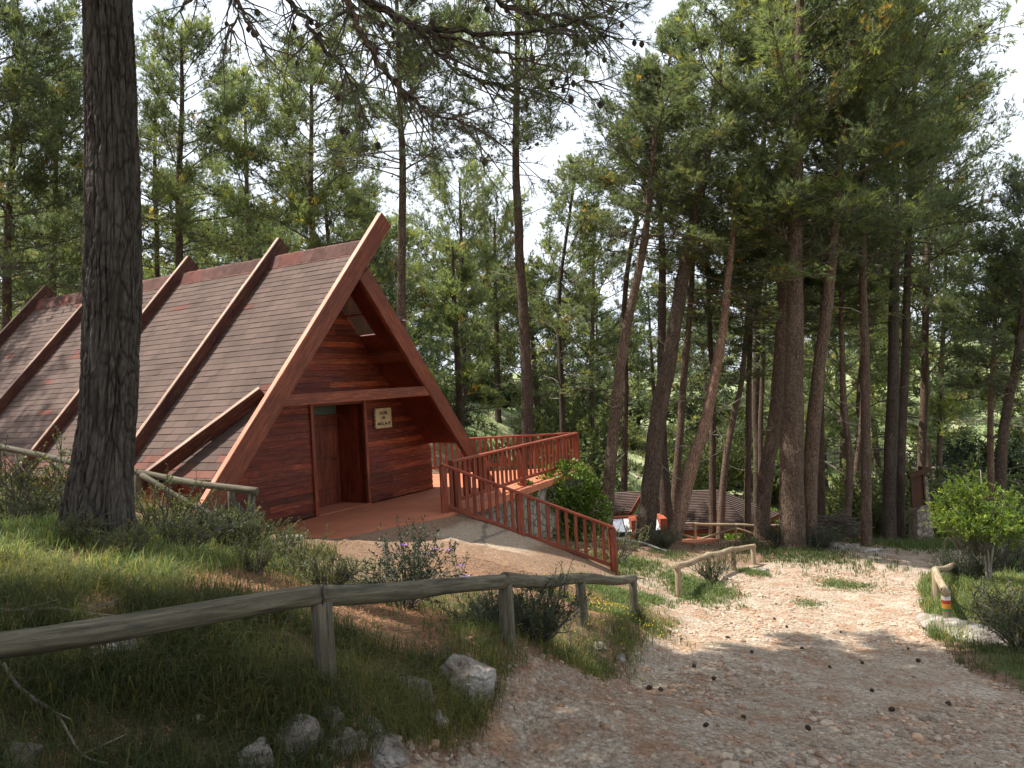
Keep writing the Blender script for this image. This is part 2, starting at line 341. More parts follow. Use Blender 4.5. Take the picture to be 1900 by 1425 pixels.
M['paint_white']=m_plain('white_blaze',(.75,.73,.70),.6,.1,30,.1); M['paint_red']=m_plain('red_blaze',(.45,.06,.03),.6,.15,30,.1)
M['paint_yel']=m_plain('orange_blaze',(.65,.28,.03),.6,.15,30,.1); M['paint_grn']=m_plain('green_blaze',(.05,.22,.05),.6,.15,30,.1)
def m_concrete():
    m,nt,b=nodes('ramp_concrete'); g=NB(nt); v=g.coord('obj'); n=g.noise(v,2.2,7,.7); f=g.noise(v,45,5,.75)
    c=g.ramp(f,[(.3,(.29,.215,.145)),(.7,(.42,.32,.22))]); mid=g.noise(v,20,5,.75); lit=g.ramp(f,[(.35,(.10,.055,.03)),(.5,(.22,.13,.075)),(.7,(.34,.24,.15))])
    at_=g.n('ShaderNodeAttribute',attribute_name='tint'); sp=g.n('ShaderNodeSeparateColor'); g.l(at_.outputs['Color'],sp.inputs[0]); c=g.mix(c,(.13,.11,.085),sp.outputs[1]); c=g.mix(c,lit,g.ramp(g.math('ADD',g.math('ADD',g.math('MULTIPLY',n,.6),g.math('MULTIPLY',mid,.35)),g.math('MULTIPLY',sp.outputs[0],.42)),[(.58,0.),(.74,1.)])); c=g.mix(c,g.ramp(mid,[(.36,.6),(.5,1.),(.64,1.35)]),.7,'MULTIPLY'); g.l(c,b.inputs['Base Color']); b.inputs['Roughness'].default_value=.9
    g.l(g.bump(f,.5,.02),b.inputs['Normal']); return m
M['concrete']=m_concrete()
def m_ground():
    m,nt,b=nodes('ground_soil'); g=NB(nt); v=g.coord('obj'); a=g.n('ShaderNodeAttribute',attribute_name='tint'); sp=g.n('ShaderNodeSeparateColor'); g.l(a.outputs['Color'],sp.inputs[0])
    n1=g.noise(v,1.1,5,.6); n2=g.noise(v,9,6,.7); n3=g.noise(v,60,4,.7); vo=g.voro(v,22,'F1','Color'); vd=g.voro(v,22,'F1','Distance'); vo2=g.voro(v,55,'F1','Color'); vd2=g.voro(v,55,'F1','Distance')
    sv=g.n('ShaderNodeSeparateColor'); g.l(vo,sv.inputs[0]); sv2=g.n('ShaderNodeSeparateColor'); g.l(vo2,sv2.inputs[0])
    path=g.ramp(n2,[(.3,(.23,.165,.115)),(.5,(.325,.262,.185)),(.7,(.44,.38,.29))])
    path=g.mix(path,g.ramp(sv.outputs[0],[(0,(.31,.215,.14)),(.5,(.45,.365,.28)),(1,(.62,.56,.46))]),g.ramp(vd,[(.3,.75),(.6,0.)]))
    path=g.mix(path,g.ramp(sv2.outputs[0],[(0,(.30,.19,.13)),(1,(.60,.52,.44))]),g.ramp(vd2,[(.3,.45),(.6,0.)]))
    path=g.mix(path,(.30,.16,.09),g.math('MULTIPLY',g.ramp(g.noise(v,2.6,6,.65),[(.47,0.),(.62,1.)]),.75))
    path=g.mix(path,(.66,.58,.49),g.math('MULTIPLY',g.ramp(g.noise(v,.9,5,.6),[(.56,0.),(.68,1.)]),.35))
    lit=g.ramp(n3,[(.32,(.05,.028,.017)),(.5,(.17,.098,.06)),(.66,(.44,.31,.21))]); lit=g.mix(lit,g.ramp(n2,[(.3,(.10,.06,.035)),(.7,(.30,.20,.13))]),.4)
    soil=g.ramp(n2,[(.3,(.05,.035,.022)),(.7,(.14,.10,.06))]); gr=g.mix(soil,g.ramp(n3,[(.3,(.045,.07,.018)),(.7,(.14,.17,.06))]),g.ramp(n1,[(.35,.35),(.65,1.)]))
    far=g.ramp(g.noise(v,.35,8,.75),[(.35,(.10,.14,.05)),(.5,(.20,.24,.10)),(.62,(.42,.40,.26))])
    f=g.math('ADD',sp.outputs[0],g.math('MULTIPLY',g.math('SUBTRACT',n2,.5),.7)); c=g.mix(lit,path,g.ramp(f,[(.4,0.),(.6,1.)]))
    f2=g.math('ADD',sp.outputs[1],g.math('MULTIPLY',g.math('SUBTRACT',n2,.5),.8)); c=g.mix(c,gr,g.ramp(f2,[(.4,0.),(.62,1.)])); c=g.mix(c,far,sp.outputs[2])
    mid=g.noise(v,24,5,.75); c=g.mix(c,g.ramp(mid,[(.36,.45),(.5,1.),(.64,1.45)]),.7,'MULTIPLY')
    g.l(c,b.inputs['Base Color']); b.inputs['Roughness'].default_value=.95; b.inputs['Specular IOR Level'].default_value=.15
    h=g.math('ADD',g.math('MULTIPLY',g.ramp(vd,[(0,1.),(.6,0.)]),.6),g.math('ADD',g.math('MULTIPLY',n3,.6),g.math('MULTIPLY',g.ramp(vd2,[(0,1.),(.6,0.)]),.3)))
    h=g.math('MULTIPLY',h,g.math('SUBTRACT',1.,sp.outputs[2])); g.l(g.bump(h,.9,.022),b.inputs['Normal']); return m
M['ground']=m_ground()
def build_ground():
    rs=.45*np.exp(np.arange(0,900)*.01007); an=np.concatenate([np.linspace(-.80,.80,470),np.linspace(.80,2*math.pi-.80,110)[1:-1]])
    Rr,Aa=np.meshgrid(rs,an,indexing='ij'); x=Rr*np.sin(Aa);y=Rr*np.cos(Aa); z=gz(x,y); n,k=x.shape
    V=np.c_[x.ravel(),y.ravel(),z.ravel()]; i=np.arange(n-1)[:,None]*k; j=np.arange(k)[None]; j2=(j+1)%k
    Fq=np.stack([i+j,i+j2,i+k+j2,i+k+j],-1).reshape(-1,4)[:,::-1]
    V=np.vstack([V,[[0,0,g1(0,0)]]])
    xx,yy=V[:,0],V[:,1]; le,re=left_edge(yy),right_edge(yy); r=np.hypot(xx,yy)
    path=ss(le-.35,le+.25,xx)*ss(re+.35,re-.25,xx)*ss(26,22,yy)
    sand=ss(11,12.5,yy)*ss(20,17,yy)*ss(1.0,2.2,xx)*ss(re+.4,re-.2,xx)*.58   # pale trodden ground beside the track
    path=np.maximum(path,sand)
    grass=.25+.5*fbm(xx*.5,yy*.5,0,3,11); grass=grass+.5*ss(re,re+.6,xx)*ss(3,8,yy)
    grass=np.where(xx<le,grass+.2*ss(10,8,yy),grass); bx=(xx+2.2)/1.9;by=(yy-6.6)/1.0; grass=grass-1.0*np.exp(-(bx*bx+by*by))
    grass=grass*(1-path); far=ss(26,38,r)
    t=np.c_[path,np.clip(grass,0,1),far]
    me=tri_mesh('ground',V,Fq,M['ground'],tint=t,smooth=True)
    # close the hole under the camera
    import bmesh
    bm=bmesh.new(); bm.from_mesh(me); bm.verts.ensure_lookup_table(); c=bm.verts[-1]
    for q in range(k): bm.faces.new((bm.verts[(q+1)%k],bm.verts[q],c)).smooth=True
    bmesh.ops.recalc_face_normals(bm,faces=bm.faces[-k:]); bm.to_mesh(me); bm.free()
    tag(mobj('ground',me),kind='structure')
build_ground()
# ---------------------------------------------------------------- cabin
AN=.5269; AP=np.array([-2.8129,14.4894,2.7079+CZ]); H0=4.976; SL=1.12
u3=np.array([math.sin(AN),math.cos(AN),0]); v3=np.array([-math.cos(AN),math.sin(AN),0]); OB=AP-np.array([0,0,H0]); PZ=OB[2]
def loc2w(x,y,z): return OB+u3*x+v3*y+np.array([0,0,z])
def cabin():
    root=empty('a_frame_cabin',tuple(OB),math.pi/2-AN,'steep red timber A-frame cabin with brown shingle roof, beams rising past its ridge','cabin')
    ds=[0]+[i*2.8994-.4514 for i in (1,2,3,4)]; YE=ds[-1]+.1
    cs=math.cos(math.atan(SL)); sn=math.sin(math.atan(SL)); off=.18
    zr=H0-off
    # shingle roofs: courses of separate tabs
    for side,nm in ((-1,'roof'),(1,'roof')):
        v=[];f=[];t=[]; dn=np.array([side*cs,0,-sn]); nr=np.array([side*sn,0,cs]); L=(3.3)/cs; ex=.145; EX=.45 if side==-1 else 0.; rows=int((L+EX)/ex)+1
        # deck boards below the shingles
        y0=.02
        for rI in range(rows):
            s0=rI*ex-EX; s1=min(s0+ex+.03,L+.03)
            if side==1 and   .4<s0<1.75: yst=1.0
            else: yst=y0
            y=yst-rng.random()*.3
            while y<YE:
                wv=.33*(rng.choice([.5,1,1,1.5])); ya=max(y,yst); yb=min(y+wv-.006,YE)
                if yb>ya+.02:
                    k=rng.random(); base=.75+.5*rng.random(); c=np.array([1.,.97,.95])*(.86+.28*(base-.75)/.5)
                    patch=float(vn(y*.8,s0*.9,3.3,4)); 
                    if k<.015 or (k<.2 and patch>.7): c=np.array([1.35,.8,.7])*base
                    if s0>L-.5 and k<.6 : c=np.array([1.6,1.,.9])*base
                    if s0+EX<.18: c=np.array([1.15,.78,.7])*base
                    lift=.012+.006*rng.random(); b=len(v); a0=np.array([0,0,zr])
                    for (yy,s,h) in ((ya,s0,.004),(yb,s0,.004),(yb,s1,lift),(ya,s1,lift),(yb,s1,0),(ya,s1,0)):
                        v.append(a0+dn*s+nr*h+np.array([0,yy,0])); t.append(c)
                    q=[(b,b+1,b+2,b+3),(b+3,b+2,b+4,b+5)]
                    f+= q if side==-1 else [w_[::-1] for w_ in q]
                y+=wv
        me=tri_mesh('roof',v,f,M['shingle'],tint=t); rf=mobj('roof',me,root)
        mb=MB(); th=.07
        def P(s,h,y): q=np.array([0,0,zr])+dn*s+nr*h; return (q[0],y,q[2])
        segs=[(-EX,L,0.0,YE)] if side==-1 else [(0,.5,0.,1.),(0,1.75,1.0,YE),(.5,1.75,0.,.54),(1.75,L,0.0,YE)]
        for (sa,sb,ya,yb) in segs:
            vs=[P(sa,-th,ya),P(sb,-th,ya),P(sb,-.003,ya),P(sa,-.003,ya),P(sa,-th,yb),P(sb,-th,yb),P(sb,-.003,yb),P(sa,-.003,yb)]
            mb.add(vs,[(0,1,2,3),(7,6,5,4),(0,4,5,1),(1,5,6,2),(2,6,7,3),(3,7,4,0)],[(a[1],a[2],a[0]) for a in vs])
        mb.build('roof_deck',M['board'],rf)
        if side==1:
            mb=MB(); vs=[P(.51,-.03,.55),P(1.74,-.03,.55),P(1.74,-.04,.98),P(.51,-.04,.98)]; mb.add(vs,[(0,1,2,3)]); mb.build('skylight',M['glass'],root)
            mb=MB(); mb.beam(P(1.2,-.05,.55),P(1.2,-.05,.98),.05,.05,tuple(nr)); mb.build('skylight_bar',M['red'],root)
    # ridge tiles
    mb=MB(); y=.05
    while y<YE:
        w_=.30; c=.75+.5*random.random(); ti=(c,c,c) if random.random()<.85 else (c*1.25,c*.95,c*.9)
        h=.08+random.random()*.006; a=.20; z0=zr-a*SL+.02
        pr=[(-a,z0),(-.07,zr+.015+h*.3),(0,zr+h),(.07,zr+.015+h*.3),(a,z0),(0,zr-.15)]
        vs=[(p_[0]+cs*.45,yy,p_[1]+sn*.45+(.01 if e else 0)) for e,yy in enumerate((y,y+w_-.008)) for p_ in pr]; n=6
        mb.add(vs,[(i,(i+1)%n,n+(i+1)%n,n+i) for i in range(n)]+[tuple(range(n-1,-1,-1)),tuple(range(n,2*n))],None,ti); y+=w_
    mb.build('ridge_tiles',M['ridge'],root)
    mb=MB(); mb.box(cs*.45-.05,cs*.45-.012,.03,YE-.02,zr-SL*cs*.45-.02,zr+sn*.45-.07); mb.build('ridge_fascia',M['board'],root)
    # rafters: paired inclined beams, the left one runs on past the ridge
    for i,yy in enumerate(ds):
        dep=.36 if i==0 else .36; wd=.12 if i==0 else .10
        for side in (-1,1):
            dn=np.array([side*cs,0,-sn]); nr=np.array([side*sn,0,cs]); top=np.array([0,0,H0+(.15 if i else 0)])
            ext=(1.08 if i==0 else .66) if side==-1 else -.42
            s_end=(H0+.9)/sn; yc=yy-.06+(0 if side==-1 else .03) if i==0 else yy
            if side==-1 and i>0: s_end=(H0-.75)/sn
            a=top-dn*ext-nr*dep/2; b=top+dn*s_end-nr*dep/2
            mb=MB(); wdd=wd if side==-1 or i else .11
            p0=(a[0],yc,a[2]);p1=(b[0],yc,b[2])
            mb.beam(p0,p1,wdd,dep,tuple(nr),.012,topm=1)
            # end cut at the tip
            o=mb.build('rafter',[M['red'],M['top_red']] if i==0 else [M['beam'],M['lit_bleach']],root)
            if i==0: o['label']='bright red barge rafter framing the gable'
            elif side==-1: o['label']='weathered rafter standing proud of the shingles'
    # diagonal brace lying across the left slope
    n=-u3*sn+np.array([0,0,cs]); P0=loc2w(0,0,H0+.06)
    def on(px,py,lift=0):
        d=rayd(px,py); Q=P0+n*lift; t=((Q-CAM)@n)/(d@n); return CAM+d*t-OB
    a=on(506,727,-.05); b=on(262,896,.06); la=(a@u3,max(a@v3,.08),a[2]); lb=(b@u3,b@v3,b[2])
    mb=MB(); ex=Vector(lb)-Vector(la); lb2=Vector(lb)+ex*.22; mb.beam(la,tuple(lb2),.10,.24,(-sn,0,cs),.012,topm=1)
    mb.build('brace',[M['beam'],M['lit_bleach']],root)['label']='weathered brace lying slantwise over the left slope'
    # boarded front wall with real lapped boards, door opening left out
    WY=1.0; bw=.115; mb=MB(); z=0
    dx0,dx1,dz=-.32,1.10,2.12
    while z<4.62:
        z1=min(z+bw,4.7)
        hw0=min(3.4,(zr-.07-z)/SL); hw1=min(3.4,(zr-.07-z1)/SL)
        if hw1<.03: hw1=.03
        spans=[]
        for (a0,a1,b0,b1) in ([(-hw0,dx0,-hw1,dx0),(dx1,hw0,dx1,hw1)] if z1<=dz+.03 else [(-hw0,hw0,-hw1,hw1)]):
            cut=[]; 
            if a1-a0>2.2: 
                c_=a0+(a1-a0)*random.uniform(.3,.7); cut=[(a0,c_-.002,b0,c_-.002),(c_+.002,a1,c_+.002,b1)]
            else: cut=[(a0,a1,b0,b1)]
            spans+=cut
        for (a0,a1,b0,b1) in spans:
            if a1-a0<.02: continue
            o=random.random()*30; k=random.uniform(.7,1.25); ti=(k,k*random.uniform(.9,1.05),k)
            if random.random()<.10: ti=(1.7,1.9,1.7)
            if z<.5: ti=tuple(q*.8 for q in ti)
            yb=WY-.016+random.uniform(-.003,.003); yt=WY-.002
            vs=[(a0,yb,z+.004),(a1,yb,z+.004),(b1,yt,z1-.001),(b0,yt,z1-.001),(a0,WY+.02,z+.004),(a1,WY+.02,z+.004)]
            mb.add(vs,[(0,1,2,3),(4,5,1,0)],[(q[2]+o,q[1]+o,q[0]+o) for q in vs],ti)
        z+=bw
    pts=[(-3.4,0),(dx0,0),(dx0,dz),(dx1,dz),(dx1,0),(3.4,0),(3.4,(zr-.07)-SL*3.4),(0,zr-.07),(-3.4,(zr-.07)-SL*3.4)]
    vs=[(x,WY+.021,z_) for x,z_ in pts]+[(x,WY+.12,z_) for x,z_ in pts]; n_=len(pts)
    mb.add(vs,[tuple(range(n_)),tuple(range(2*n_-1,n_-1,-1))]+[(i,n_+i,n_+(i+1)%n_,(i+1)%n_) for i in range(n_)],[(q[2],q[1],q[0]) for q in vs])
    mb.build('front_wall',M['board'],root)
    # recess: returns, ceiling, dark floor strip, back panel
    mb=MB(); D=.72
    mb.box(dx1,dx1+.04,WY+.02,WY+D,0,dz); mb.box(dx0-.04,dx0,WY+.02,WY+D,0,dz); mb.box(dx0-.04,dx1+.04,WY+.121,WY+D,dz+.001,dz+.04); mb.build('recess_lining',M['board'],root)
    mb=MB(); mb.box(dx0-.04,dx1+.04,.905,WY+D+.05,-.12,.012); mb.build('threshold',M['terra'],root)
    for xx in (dx0-.045,dx1+.045):
        mb=MB(); mb.beam((xx,WY-.03,0),(xx,WY-.03,dz+.02),.075,.05,(0,1,0),.006,(1.2,1.1,1.1)); mb.build('door_jamb',M['red'],root)
    mb=MB()
    for k in range(10):
        xa=dx0+.02+k*(dx1-dx0-.04)/10; mb.beam((xa+.07,WY+D-.03,.02),(xa+.07,WY+D-.03,1.80),.134,.04,(0,1,0),.006,(.85,.8,.8))
    for zz in (.35,1.0,1.66):
        for k in range(20): mb.tube([(dx0+.06+k*.069,WY+D-.052,zz),(dx0+.06+k*.069,WY+D-.06,zz)],[.014,.009],6,tint=(.2,.2,.2))
    door=mb.build('door',M['red'],root)
    mb=MB(); mb.tube([(dx1-.18,WY+D-.05,.95),(dx1-.18,WY+D-.11,.95),(dx1-.28,WY+D-.11,.95)],[.012]*3,8); mb.build('door_handle',M['wire'],door)
    mb=MB(); mb.box(dx0,dx1,WY+D-.02,WY+D,1.80,dz); mb.beam((dx0,WY+D-.04,1.84),(dx1,WY+D-.04,1.84),.05,.08,(0,0,1)); mb.beam((dx0,WY+D-.04,2.09),(dx1,WY+D-.04,2.09),.05,.06,(0,0,1)); wf=mb.build('transom_frame',M['red'],root)
    mb=MB(); mb.box(dx0+.03,dx1-.03,WY+D-.035,WY+D-.025,1.885,2.055); mb.build('transom_window',M['glass'],wf)
    # tie beam across the gable
    mb=MB(); mb.beam((-2.22,-.02,2.22),(2.22,-.02,2.26),.10,.20,(0,0,1),.01,(1.1,1.1,1.1)); mb.build('tie_beam',M['red'],root)
    # low side walls and rear gable
    for side in (-1,1):
        mb=MB(); zt=(zr-.07)-SL*3.3; z=-.3
        while z<zt-.02:
            o=random.random()*9; k=random.uniform(.8,1.15); x=side*3.26; vs=[(x+side*.012,WY-.9 if side==-1 else WY,z),(x+side*.012,YE,z),(x,YE,z+.118),(x,WY-.9 if side==-1 else WY,z+.118)]
            mb.add(vs,[(0,1,2,3) if side==1 else (3,2,1,0)],[(q[2]+o,q[0]+o,q[1]) for q in vs],(k*1.2,k*1.2,k*1.2)); z+=.12
        mb.box(side*3.26-.09*(side>0)-.0,side*3.26-.005+.09*(side<0),WY-.9 if side==-1 else WY+.13,YE,-.3,zt); mb.build('side_wall',M['board'],root)
    mb=MB(); vs=[(-3.2,YE-.1,-.3),(3.2,YE-.1,-.3),(3.2,YE-.1,1),(0,YE-.1,zr-.1),(-3.2,YE-.1,1)]; vs+= [(a,b+.08,c) for a,b,c in vs]
    mb.add(vs,[(0,1,2,3,4),(9,8,7,6,5)]+[(i,5+i,5+(i+1)%5,(i+1)%5) for i in range(5)]); mb.build('rear_wall',M['board'],root)
    # dark soffit block at the foot of the skylight
    mb=MB(); mb.beam((1.46,.06,3.02),(1.46,WY-.02,3.02),.16,.26,(-sn,0,cs)); mb.build('soffit_block',M['red'],root)
    # sign board
    mb=MB(); x0,x1,z0,z1=1.43,1.95,1.52,1.94; n=16; fr=[];
    pts=[]
    for i in range(n): pts.append((x0+(x1-x0)*i/n,z0))
    for i in range(n): pts.append((x1+.008*math.sin(i*2.4),z0+(z1-z0)*i/n))
    for i in range(n): pts.append((x1-(x1-x0)*i/n,z1))
    for i in range(n): pts.append((x0+.012*math.sin(i*2.1),z1-(z1-z0)*i/n))
    q=len(pts); vs=[(a,WY-.075,b) for a,b in pts]+[(a,WY-.035,b) for a,b in pts]
    mb.add(vs,[tuple(range(q)),tuple(range(2*q-1,q-1,-1))]+[(i,q+i,q+(i+1)%q,(i+1)%q) for i in range(q)]); sg=mb.build('sign',M['signwood'],root)
    for (txt,zz,sz,xx) in (('HOTEL',1.835,.085,1.69),('DEL',1.735,.07,1.69),('MOLL ALTS',1.61,.082,1.69)):
        cu=bpy.data.curves.new('lettering','FONT'); cu.body=txt; cu.size=sz; cu.align_x='CENTER'; cu.align_y='CENTER'; cu.extrude=.003; cu.offset=.0015
        to=bpy.data.objects.new('lettering_source',cu); link(to); dg=bpy.context.evaluated_depsgraph_get(); me=bpy.data.meshes.new_from_object(to.evaluated_get(dg)); bpy.data.objects.remove(to)
        me.materials.clear(); me.materials.append(M['black']); o=mobj('lettering',me,sg); o.location=(xx,WY-.078,zz); o.rotation_euler=(math.pi/2,0,0)
    return root
cabin()
# porch and deck floor (terracotta), retaining wall
C1=at(555,1016,11.9); 
PC=[loc2w(-3.3,-.55,0),loc2w(-3.3,WYY:=1.0,0)]
rail_a=np.array([-1.36,14.25]); rail_b=np.array([1.62,20.6])
def xyw(x,y): p=loc2w(x,y,0); return np.array([p[0],p[1]])
def deck():
    # outline in plan: porch in front of the gable, deck to its right
    d2=(rail_b-rail_a)/np.linalg.norm(rail_b-rail_a); out_=np.array([d2[1],-d2[0]])
    e1=rail_a+out_*.10+d2*.35; e2=rail_b+out_*.30+d2*.3; 
    poly=[xyw(-3.3,-.62),rail_a+np.array([-.05,-.25]),rail_a+out_*.12,e1+out_*.12,rail_b+out_*.30,rail_b+out_*.30+d2*.3,rail_b+d2*.35+np.array([-4.2,.0]),xyw(3.39,5.0),xyw(3.39,.9),xyw(-3.3,.9)]
    mb=MB(); n=len(poly); top=PZ; vs=[(p[0],p[1],top) for p in poly]+[(p[0],p[1],top-.14) for p in poly]
    mb.add(vs,[tuple(range(n)),tuple(range(2*n-1,n-1,-1))]+[(i,n+i,n+(i+1)%n,(i+1)%n) for i in range(n)])
    tag(mb.build('porch_pavement',M['terra']),kind='structure')
    # stone wall under the outer edge
    mb=MB(); w0=rail_a+out_*.02-d2*.1; w1=rail_b+out_*.24+d2*.25; w2=w1+np.array([-4.4,.15])
    def wall(a,b,nseg):
        vs=[];lc=[]; th=.35; t=(b-a)/np.linalg.norm(b-a); nn=np.array([t[1],-t[0]]); L=np.linalg.norm(b-a)
        rows=14
        for i in range(nseg+1):
            for j in range(rows+1):
                p=a+(b-a)*i/nseg; z=top-.142-j*.17; ds=.03*float(vn(i*.7,j*.9,1,7)); vs.append((p[0]+nn[0]*ds,p[1]+nn[1]*ds,z))
        fs=[(i*(rows+1)+j,i*(rows+1)+j+1,(i+1)*(rows+1)+j+1,(i+1)*(rows+1)+j) for i in range(nseg) for j in range(rows)]
        b0=len(vs); 
        for i in range(nseg+1):
            for j in range(rows+1):
                x,y,z=vs[i*(rows+1)+j]; vs.append((a[0]+(b-a)[0]*i/nseg-nn[0]*th,a[1]+(b-a)[1]*i/nseg-nn[1]*th,z))
        fs+=[tuple(b0+q for q in f[::-1]) for f in fs]
        for i in range(nseg): fs.append((i*(rows+1),(i+1)*(rows+1),b0+(i+1)*(rows+1),b0+i*(rows+1)))
        mb.add(vs,fs,smooth=False)
    wall(w0,w1,50); wall(w1,w2,30)
    tag(mb.build('stone_retaining_wall',M['masonry']),'rubble stone retaining wall holding up the terracotta deck','wall')
    return d2,out_
d2,out_=deck()
# concrete ramp running down from the porch along the railing
def ramp():
    r0=rail_a; r1=np.array([1.76,14.85]); zz=lambda t: PZ-.012-(1.42)*t**1.25
    n=60;m=40; vs=[];
    L0=xyw(-3.0,-.66); L1=np.array([1.0,10.9])
    for i in range(n+1):
        t=i/n; a=r0+(r1-r0)*t+np.array([.06,.12]); 
        b=L0+(L1-L0)*t
        for j in range(m+1):
            s=j/m; p=a*(1-s)+b*s; g=g1(p[0],p[1]); z=zz(t); edge=ss(.55,1.,s); z=z*(1-edge)+(g-.05)*edge+.0; z=max(z,g+.012) if s<.8 else z
            vs.append((p[0],p[1],z))
    fs=[(i*(m+1)+j,i*(m+1)+j+1,(i+1)*(m+1)+j+1,(i+1)*(m+1)+j) for i in range(n) for j in range(m)]
    b0=len(vs)
    for i in range(n+1): x,y,z=vs[i*(m+1)]; vs.append((x+.01,y+.02,z-.9))
    for i in range(n): fs.append((i*(m+1),(i+1)*(m+1),b0+i+1,b0+i))
    mb=MB(); mb.add(vs,fs,smooth=False)
    for i in range(n+1):
        for j in range(m+1):
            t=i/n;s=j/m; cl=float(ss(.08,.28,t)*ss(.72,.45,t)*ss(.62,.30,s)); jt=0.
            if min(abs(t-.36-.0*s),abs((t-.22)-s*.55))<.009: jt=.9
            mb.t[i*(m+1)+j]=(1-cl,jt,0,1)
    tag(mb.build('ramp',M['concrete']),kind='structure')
    zf=lambda x,y:0
    return zz,r0,r1
zz,rr0,rr1=ramp()
mb=MB(); k0=at(500,1000,11.2);k1=at(557,1003,11.55); mb.beam((k0[0]-.4,k0[1]-.3,k0[2]-.12),(k1[0],k1[1],k1[2]-.08),.16,.34,(0,0,1),.02); tag(mb.build('concrete_kerb',M['limestone']),'short grey concrete kerb block at the left end of the red porch','kerb')
# wooden railings
def railing(a,b,posts,nbal,label,h=.86,bot=.14,ea=(0,0),psz=.13,flip=0):
    """a,b 3d ground-level ends; posts: fractions; nbal per bay"""
    a,b=Vector(a),Vector(b); root=empty('wooden_railing',tuple(a),0,label,'railing','red wooden railings of the deck'); d=b-a
    q=lambda t,z: Vector(d*t)+Vector((0,0,z))
    mb=MB(); mb.beam(q(-.012,h),q(1.012,h),.11,.055,(0,0,1),.012,(1.25,1.15,1.15)); mb.build('top_rail',M['rail'],root)
    mb=MB(); mb.beam(q(0,bot),q(1,bot),.06,.07,(0,0,1),.008); mb.build('bottom_rail',M['rail'],root)
    for i,t in enumerate(posts):
        mb=MB(); mb.beam(q(t,-.25),q(t,h-.027),psz,psz,(d.y,-d.x,0),.012); mb.build('post',M['rail'],root)
    for i in range(len(posts)-1):
        for k in range(nbal[i]):
            t=posts[i]+(posts[i+1]-posts[i])*(k+1)/(nbal[i]+1); mb=MB(); mb.beam(q(t,bot-.03),q(t,h-.03),.062,.045,(d.y,-d.x,0),.005,(random.uniform(.85,1.15),)*3); mb.build('baluster',M['rail'],root)
za=PZ
railing((rr0[0],rr0[1],PZ),(rr1[0],rr1[1],zz(1)),[0,.44,1],[9,9],'red wooden railing sloping down the right edge of the concrete ramp',.88,.13)
railing((rail_a[0]+.16,rail_a[1]+.3,PZ),(rail_b[0],rail_b[1],PZ),[.0,.47,1],[14,14],'red wooden railing along the deck edge above the ivy',.9,.16)
railing((rail_b[0],rail_b[1]+.16,PZ),(rail_b[0]-4.6,rail_b[1]+.35,PZ),[0,.33,.66,1],[9,9,9],'red wooden railing at the far side of the deck behind the cabin corner',.9,.16)
# ---------------------------------------------------------------- log fences
def log(mb,a,b,r0,r1,sub=6,amp=.06,sag=0.):
    a,b=Vector(a),Vector(b); n=max(3,int((b-a).length/.16)); pts=[];rad=[]
    sd=random.random()*9
    for i in range(n+1):
        t=i/n; p=a.lerp(b,t)+Vector((0,0,sag*math.sin(math.pi*t)))+Vector((0,0,.008*math.sin(t*7+sd))); pts.append(p); rad.append((r0*(1-t)+r1*t)*(1+.03*math.sin(t*11+sd)))
    e=min(.012,r0*.2); d=(b-a).normalized()
    pts=[pts[0]]+[pts[0]+d*e]+pts[1:-1]+[pts[-1]-d*e]+[pts[-1]]; rad=[rad[0]*.82,rad[0]]+rad[1:-1]+[rad[-1],rad[-1]*.82]
    mb.tube(pts,rad,16,amp,8,seed=int(sd*3))
def ground_pt(p,z=None): return (p[0],p[1],g1(p[0],p[1]))
def log_fence(name,posts,tops,rails,r,mat,label,braces=(),wire=True):
    """posts: list of xyz bases; tops: z of rail centre; rails: list of index pairs"""
    root=empty(name,tuple(posts[0]),0,label,'fence'); o=np.array(posts[0]); P=[np.array(p)-o for p in posts]; T=[np.array([p[0],p[1],t-o[2]]) for p,t in zip([np.array(q)-np.array([o[0],o[1],0]) for q in posts],tops)]
    for i,(p,t) in enumerate(zip(P,T)):
        mb=MB(); a=p-np.array([0,0,.3]); log(mb,a,t-np.array([0,0,r*.35]),r*1.03,r*.98); mb.build('post',mat,root)
    for (i,j) in rails:
        a,b=T[i],T[j]; d=(b-a)/np.linalg.norm(b-a); mb=MB(); log(mb,a-d*(.1 if i==0 else .015),b+d*(.1 if j==len(T)-1 else -.01),r*random.uniform(.98,1.08),r*random.uniform(.92,1.0),sag=-.015); mb.build('rail',mat,root)
    for (a,b) in braces:
        mb=MB(); log(mb,np.array(a)-o,np.array(b)-o,r*.8,r*.75); mb.build('brace',mat,root)
    if wire:
        for t in T[:-1]:
            mb=MB(); pts=[t+np.array([math.sin(AA)*.0+.02,math.cos(AA)*(r+.006),math.sin(AA)*(r+.006)]) for AA in np.linspace(0,2*math.pi,15)]; mb.tube([tuple(q) for q in pts],[.005]*15,5,cap=False); mb.build('wire_tie',M['wire'],root)
    return root
p_=[at(-420,1420,3.1),at(605,1265,4.3),at(944,1206,6.3),at(1082,1172,8.6),at(1178,1150,10.9)]
t_=[at(-420,1250,3.1)[2],at(604,1104,4.3)[2],at(940,1077,6.3)[2],at(1075,1074,8.6)[2],at(1177,1074,10.9)[2]]
log_fence('log_fence',[tuple(p) for p in p_],t_,[(0,1),(1,2),(2,3),(3,4)],.060,M['log'],'thick grey log fence crossing the foreground bank beside the track')
p_=[at(1260,1106,14),at(1316,1082,15.5),at(1362,1062,16.9),at(1399,1050,18)]
t_=[at(1256,1050,14)[2],at(1316,1031,15.5)[2],at(1360,1019,16.9)[2],at(1398,1013,18)[2]]
log_fence('log_fence',[tuple(p) for p in p_],t_,[(0,1),(1,2),(2,3)],.058,M['log2'],'short pale log fence at the left edge of the sunlit track',wire=False)
